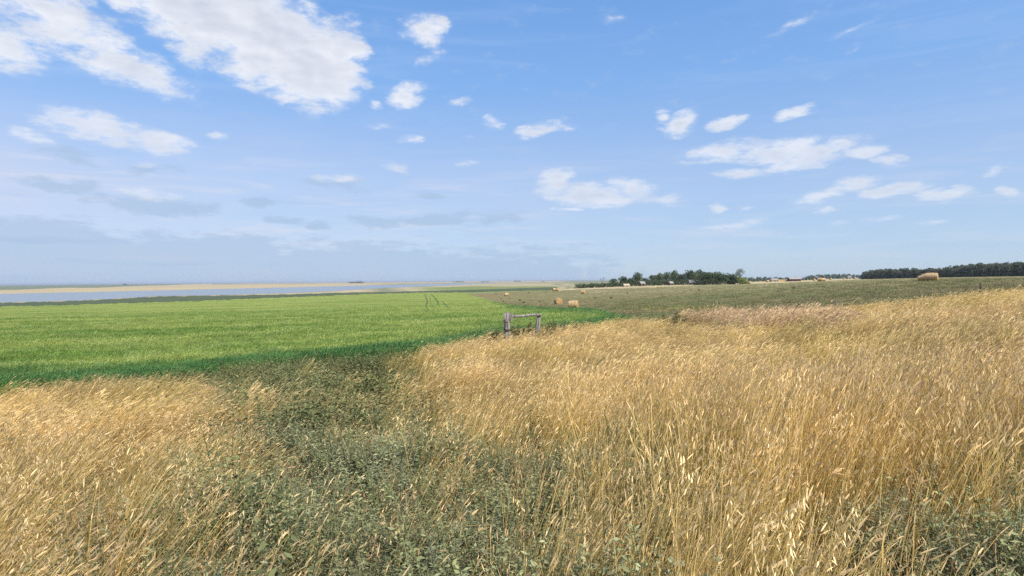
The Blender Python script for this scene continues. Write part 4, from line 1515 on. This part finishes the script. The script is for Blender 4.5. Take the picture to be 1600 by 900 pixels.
GY = 24.0
gl = at(792, GY); gr = at(836, GY + .3)
e = bpy.data.objects.new('wooden_gate_brace', None); link(e); e.location = gl
zt = wp(792, 488, GY).z - gl.z
link(bpy.data.objects.new('post', post_mesh('post', zt, .118, m_wood, top_taper=.62, seed=4, neck=(.55, .585, .80))), e)
top_r = wp(842.5, 492, GY + .3) - gl
base_r = gr - gl
p2 = link(bpy.data.objects.new('post', post_mesh('post_lean', top_r.z - base_r.z, .085, m_wood, lean=Vector((top_r.x - base_r.x, 0, 0)), top_taper=.9, seed=8)), e)
p2.location = base_r
# rail resting against both posts
P = PB()
ra = wp(796, 495.0, GY) - gl; rb = wp(843, 491.5, GY + .3) - gl
limb(P, Vector((ra.x - .05, -.02, ra.z)), Vector((rb.x + .06, .2, rb.z)), .055, .045, 8, 8, .012)
link(bpy.data.objects.new('rail', P.mesh('rail', [m_wood], False)), e)
# short slab nailed to the front of the left post and wire wraps
zb = wp(792, 501.5, GY).z - gl.z
slab = link(bpy.data.objects.new('slab', box_mesh('slab', -.175, .165, -.15, -.105, zb + .06, zb + .30, m_wood)), e)
slab.rotation_euler = (0, R(3), 0)
link(bpy.data.objects.new('wire_wrap', wrap_mesh('wire_wrap', .145, 3, m_wire, zb - .03, .022)), e)
zb2 = wp(792, 517, GY).z - gl.z
link(bpy.data.objects.new('wire_wrap', wrap_mesh('wire_wrap', .130, 2, m_woodd, zb2, .03)), e)
P = PB()
for s_ in (1,):
    a0 = ra + Vector((0, -.06, -.12 - .05 * s_)); b0 = Vector((base_r.x + .03, base_r.y, base_r.z + .35 + .06 * s_))
    pts = [a0.lerp(b0, k / 6) + Vector((0, 0, -.16 * math.sin(math.pi * k / 6))) for k in range(7)]
    for q0, q1 in zip(pts, pts[1:]): limb(P, q0, q1, .004, .004, 1, 4, 0)
link(bpy.data.objects.new('slack_wire', P.mesh('slack_wire', [m_wire])), e)
tag(e, 'grey wooden fence brace of two posts and a rail at the grass edge', 'fence brace')

for px, Y, yt, yb, r_, mt, lab in ((1532, 44, 443, 456, .055, m_woodd, 'thin dark fence post standing behind the grass crest at the right'),
                                   (1306, 37, 470, 478, .035, m_wood, 'short pale stake poking out of the grass crest')):
    g = at(px, Y)
    e = bpy.data.objects.new('fence_post', None); link(e); e.location = g
    h_ = wp(px, yt, Y).z - g.z
    link(bpy.data.objects.new('post', post_mesh('fence_post', h_, r_, mt, lean=Vector((.03, 0, 0)), seed=int(px))), e)
    link(bpy.data.objects.new('wire_wrap', wrap_mesh('wire_wrap', r_ * 1.15, 2, m_wire, h_ * .8, .01)), e)
    tag(e, lab, 'fence post')

# ---------------------------------------------------------------- single plants that stand out
def big_weed(px, Y, h, w, label, mats, feather=False, name='leafy_weed', dz=0, group=None):
    e = bpy.data.objects.new(name, None); link(e); e.location = at(px, Y, dz)
    P = PB(); Q = PB()
    ns = 26 if feather else 14
    for i in range(ns):
        a = rnd.random() * 6.283; sp = rnd.uniform(.1, 1)
        tip = Vector((math.cos(a) * w / 2 * sp, math.sin(a) * w / 2 * sp, h * (1 - .45 * sp * sp) * rnd.uniform(.8, 1.05)))
        b0 = Vector((math.cos(a) * .04, math.sin(a) * .04, -.02))
        mid = b0.lerp(tip, .5) + Vector((0, 0, h * .10))
        pts = [b0, b0.lerp(mid, .5), mid, mid.lerp(tip, .55), tip]
        P.ribbon(pts, .010, .004, Vector((-math.sin(a), math.cos(a), 0)), rnd.random(), 0)
        nl = 150 if feather else 50
        for j in range(nl):
            t = .1 + .9 * rnd.random(); k = min(int(t * 4), 3)
            q = pts[k].lerp(pts[k + 1], t * 4 - k) + rv3() * (.045 if feather else .03) * h / .5
            L = (rnd.uniform(.02, .045) if feather else rnd.uniform(.03, .07)) * (h / .5) ** .5
            Q.leaf(q, (rv3() + Vector((0, 0, .6))).normalized(), L, L * (.22 if feather else .45), rv3(), rnd.random(), t)
    link(bpy.data.objects.new('stems', P.mesh('weed_stems', mats[:1])), e)
    link(bpy.data.objects.new('leaves', Q.mesh('weed_leaves', mats[1:2], False)), e)
    return tag(e, label, 'weed', group)


big_weed(1560, 4.75, .60, 1.15, 'large feathery silver green bush in the bottom right corner', [m_green, m_sage], True, 'feathery_bush')
big_weed(1482, 4.9, .40, .62, 'smaller feathery silver green bush left of the large corner one', [m_green, m_sage], True, 'feathery_bush')
big_weed(1350, 4.4, .26, .62, 'low sprawling dark green weed on the bare soil at the lower right', [m_green, m_weed], True, 'feathery_bush')
big_weed(1405, 4.15, .24, .50, 'low sprawling green weed directly left of the feathery bushes at the bottom edge', [m_green, m_weed], True, 'feathery_bush')
big_weed(1330, 3.85, .20, .55, 'pale green weed mat at the bottom edge under the tall grass', [m_green, m_sage], True, 'feathery_bush')
big_weed(1230, 5.3, .42, .40, 'green weed poking up through the tall golden grass', [m_green, m_weed], False)
big_weed(1108, 7.2, .55, .45, 'green weed tuft among the grass heads right of centre', [m_green, m_weed], False)
big_weed(1035, 33, .85, .9, 'round dark weed on the skyline left of the reddish grass', [m_green, m_weed2], False)
big_weed(1060, 26.5, 1.05, 1.1, 'tall dark green weed at the left foot of the reddish grass', [m_green, m_weed2], False)
big_weed(862, 23.8, .95, .9, 'leafy green weed just right of the leaning brace post', [m_green, m_weed2], False)
big_weed(879, 25.5, 1.0, .9, 'leafy green weed second to the right of the leaning brace post', [m_green, m_weed2], False)
big_weed(903, 27.0, 1.0, 1.0, 'leafy green weed at the crop edge well right of the brace', [m_green, m_weed2], False)
big_weed(775, 24.6, .85, 1.0, 'leafy green weed just left of the upright brace post', [m_green, m_weed2], False)
big_weed(826, 24.9, .95, .9, 'dark green weed against the foot of the leaning brace post', [m_green, m_weed2], False)
big_weed(808, 24.9, .90, 1.0, 'brown green weed between the two brace posts', [m_green, m_weed2], False)
# dark weed clumps dotted over the mown ground
DWC = [(775, 300), (812, 188), (786, 185), (818, 160), (826, 300), (843, 165), (783, 216), (796, 222), (853, 300), (888, 165), (930, 170), (955, 160), (1080, 190), (1092, 180), (1240, 130), (980, 200)]
for px, Y in DWC:
    e = bpy.data.objects.new('weed_clump', None); link(e); e.location = at(px, Y); s_ = rnd.uniform(.35, .65)
    e.scale = (s_ * 1.1, s_ * 1.1, s_)
    tm, cm = KIND['bush'][0]
    link(bpy.data.objects.new('stems', tm), e); link(bpy.data.objects.new('leaves', cm), e)
    tag(e, 'small dark weed clump dotted on the mown brown and green ground', 'weed', 'dark weed clumps on the mown ground')

# wheel tracks pressed into the crop
m_track = flat('pressed crop', (.055, .11, .02), (.09, .15, .03), .4, .95)


def track(pts, w):
    V = []; Fs = []
    P3 = []
    for px, py in pts:
        a, r = hit(px, py, CROP_H)
        P3.append(Vector((r * math.sin(a), r * math.cos(a), 0)))
    fine = []
    for p, q in zip(P3, P3[1:]):
        for k in range(6): fine.append(p.lerp(q, k / 6))
    fine.append(P3[-1])
    for i, p in enumerate(fine):
        V += [(p.x - w / 2, p.y, h1(p.x - w / 2, p.y) + CROP_H + .05), (p.x + w / 2, p.y, h1(p.x + w / 2, p.y) + CROP_H + .05)]
    for i in range(len(fine) - 1): Fs.append((2 * i, 2 * i + 1, 2 * i + 3, 2 * i + 2))
    me = bpy.data.meshes.new('wheel_track'); me.from_pydata(V, [], Fs); me.materials.append(m_track); me.update()
    tag(link(bpy.data.objects.new('wheel_track', me)), kind='structure')


track([(664, 460), (667, 468), (668, 473), (665, 478), (669, 483.5), (671, 486), (668, 490)], .42)
track([(672, 462), (673, 474), (676, 477)], .12)
track([(674, 460), (681, 467), (684.5, 472), (686, 478)], .46)
track([(691, 471), (699, 479), (704, 485)], .42)

# ---------------------------------------------------------------- haze: thin even air over the whole plain
hz = link(bpy.data.objects.new('haze', box_mesh('haze', -26000, 26000, -26000, 26000, -13.0, 16.0, None)))
mh = bpy.data.materials.new('haze air'); mh.use_nodes = True
Th = NT(mh.node_tree)
pv = Th.n('ShaderNodeVolumePrincipled', {'Color': (.80, .88, 1.0, 1), 'Density': 9e-5, 'Anisotropy': .2})
Th.n('ShaderNodeOutputMaterial', {'Volume': pv.outputs[0]})
hz.data.materials.clear(); hz.data.materials.append(mh)
tag(hz, 'thin pale summer haze over the plain', kind='stuff')
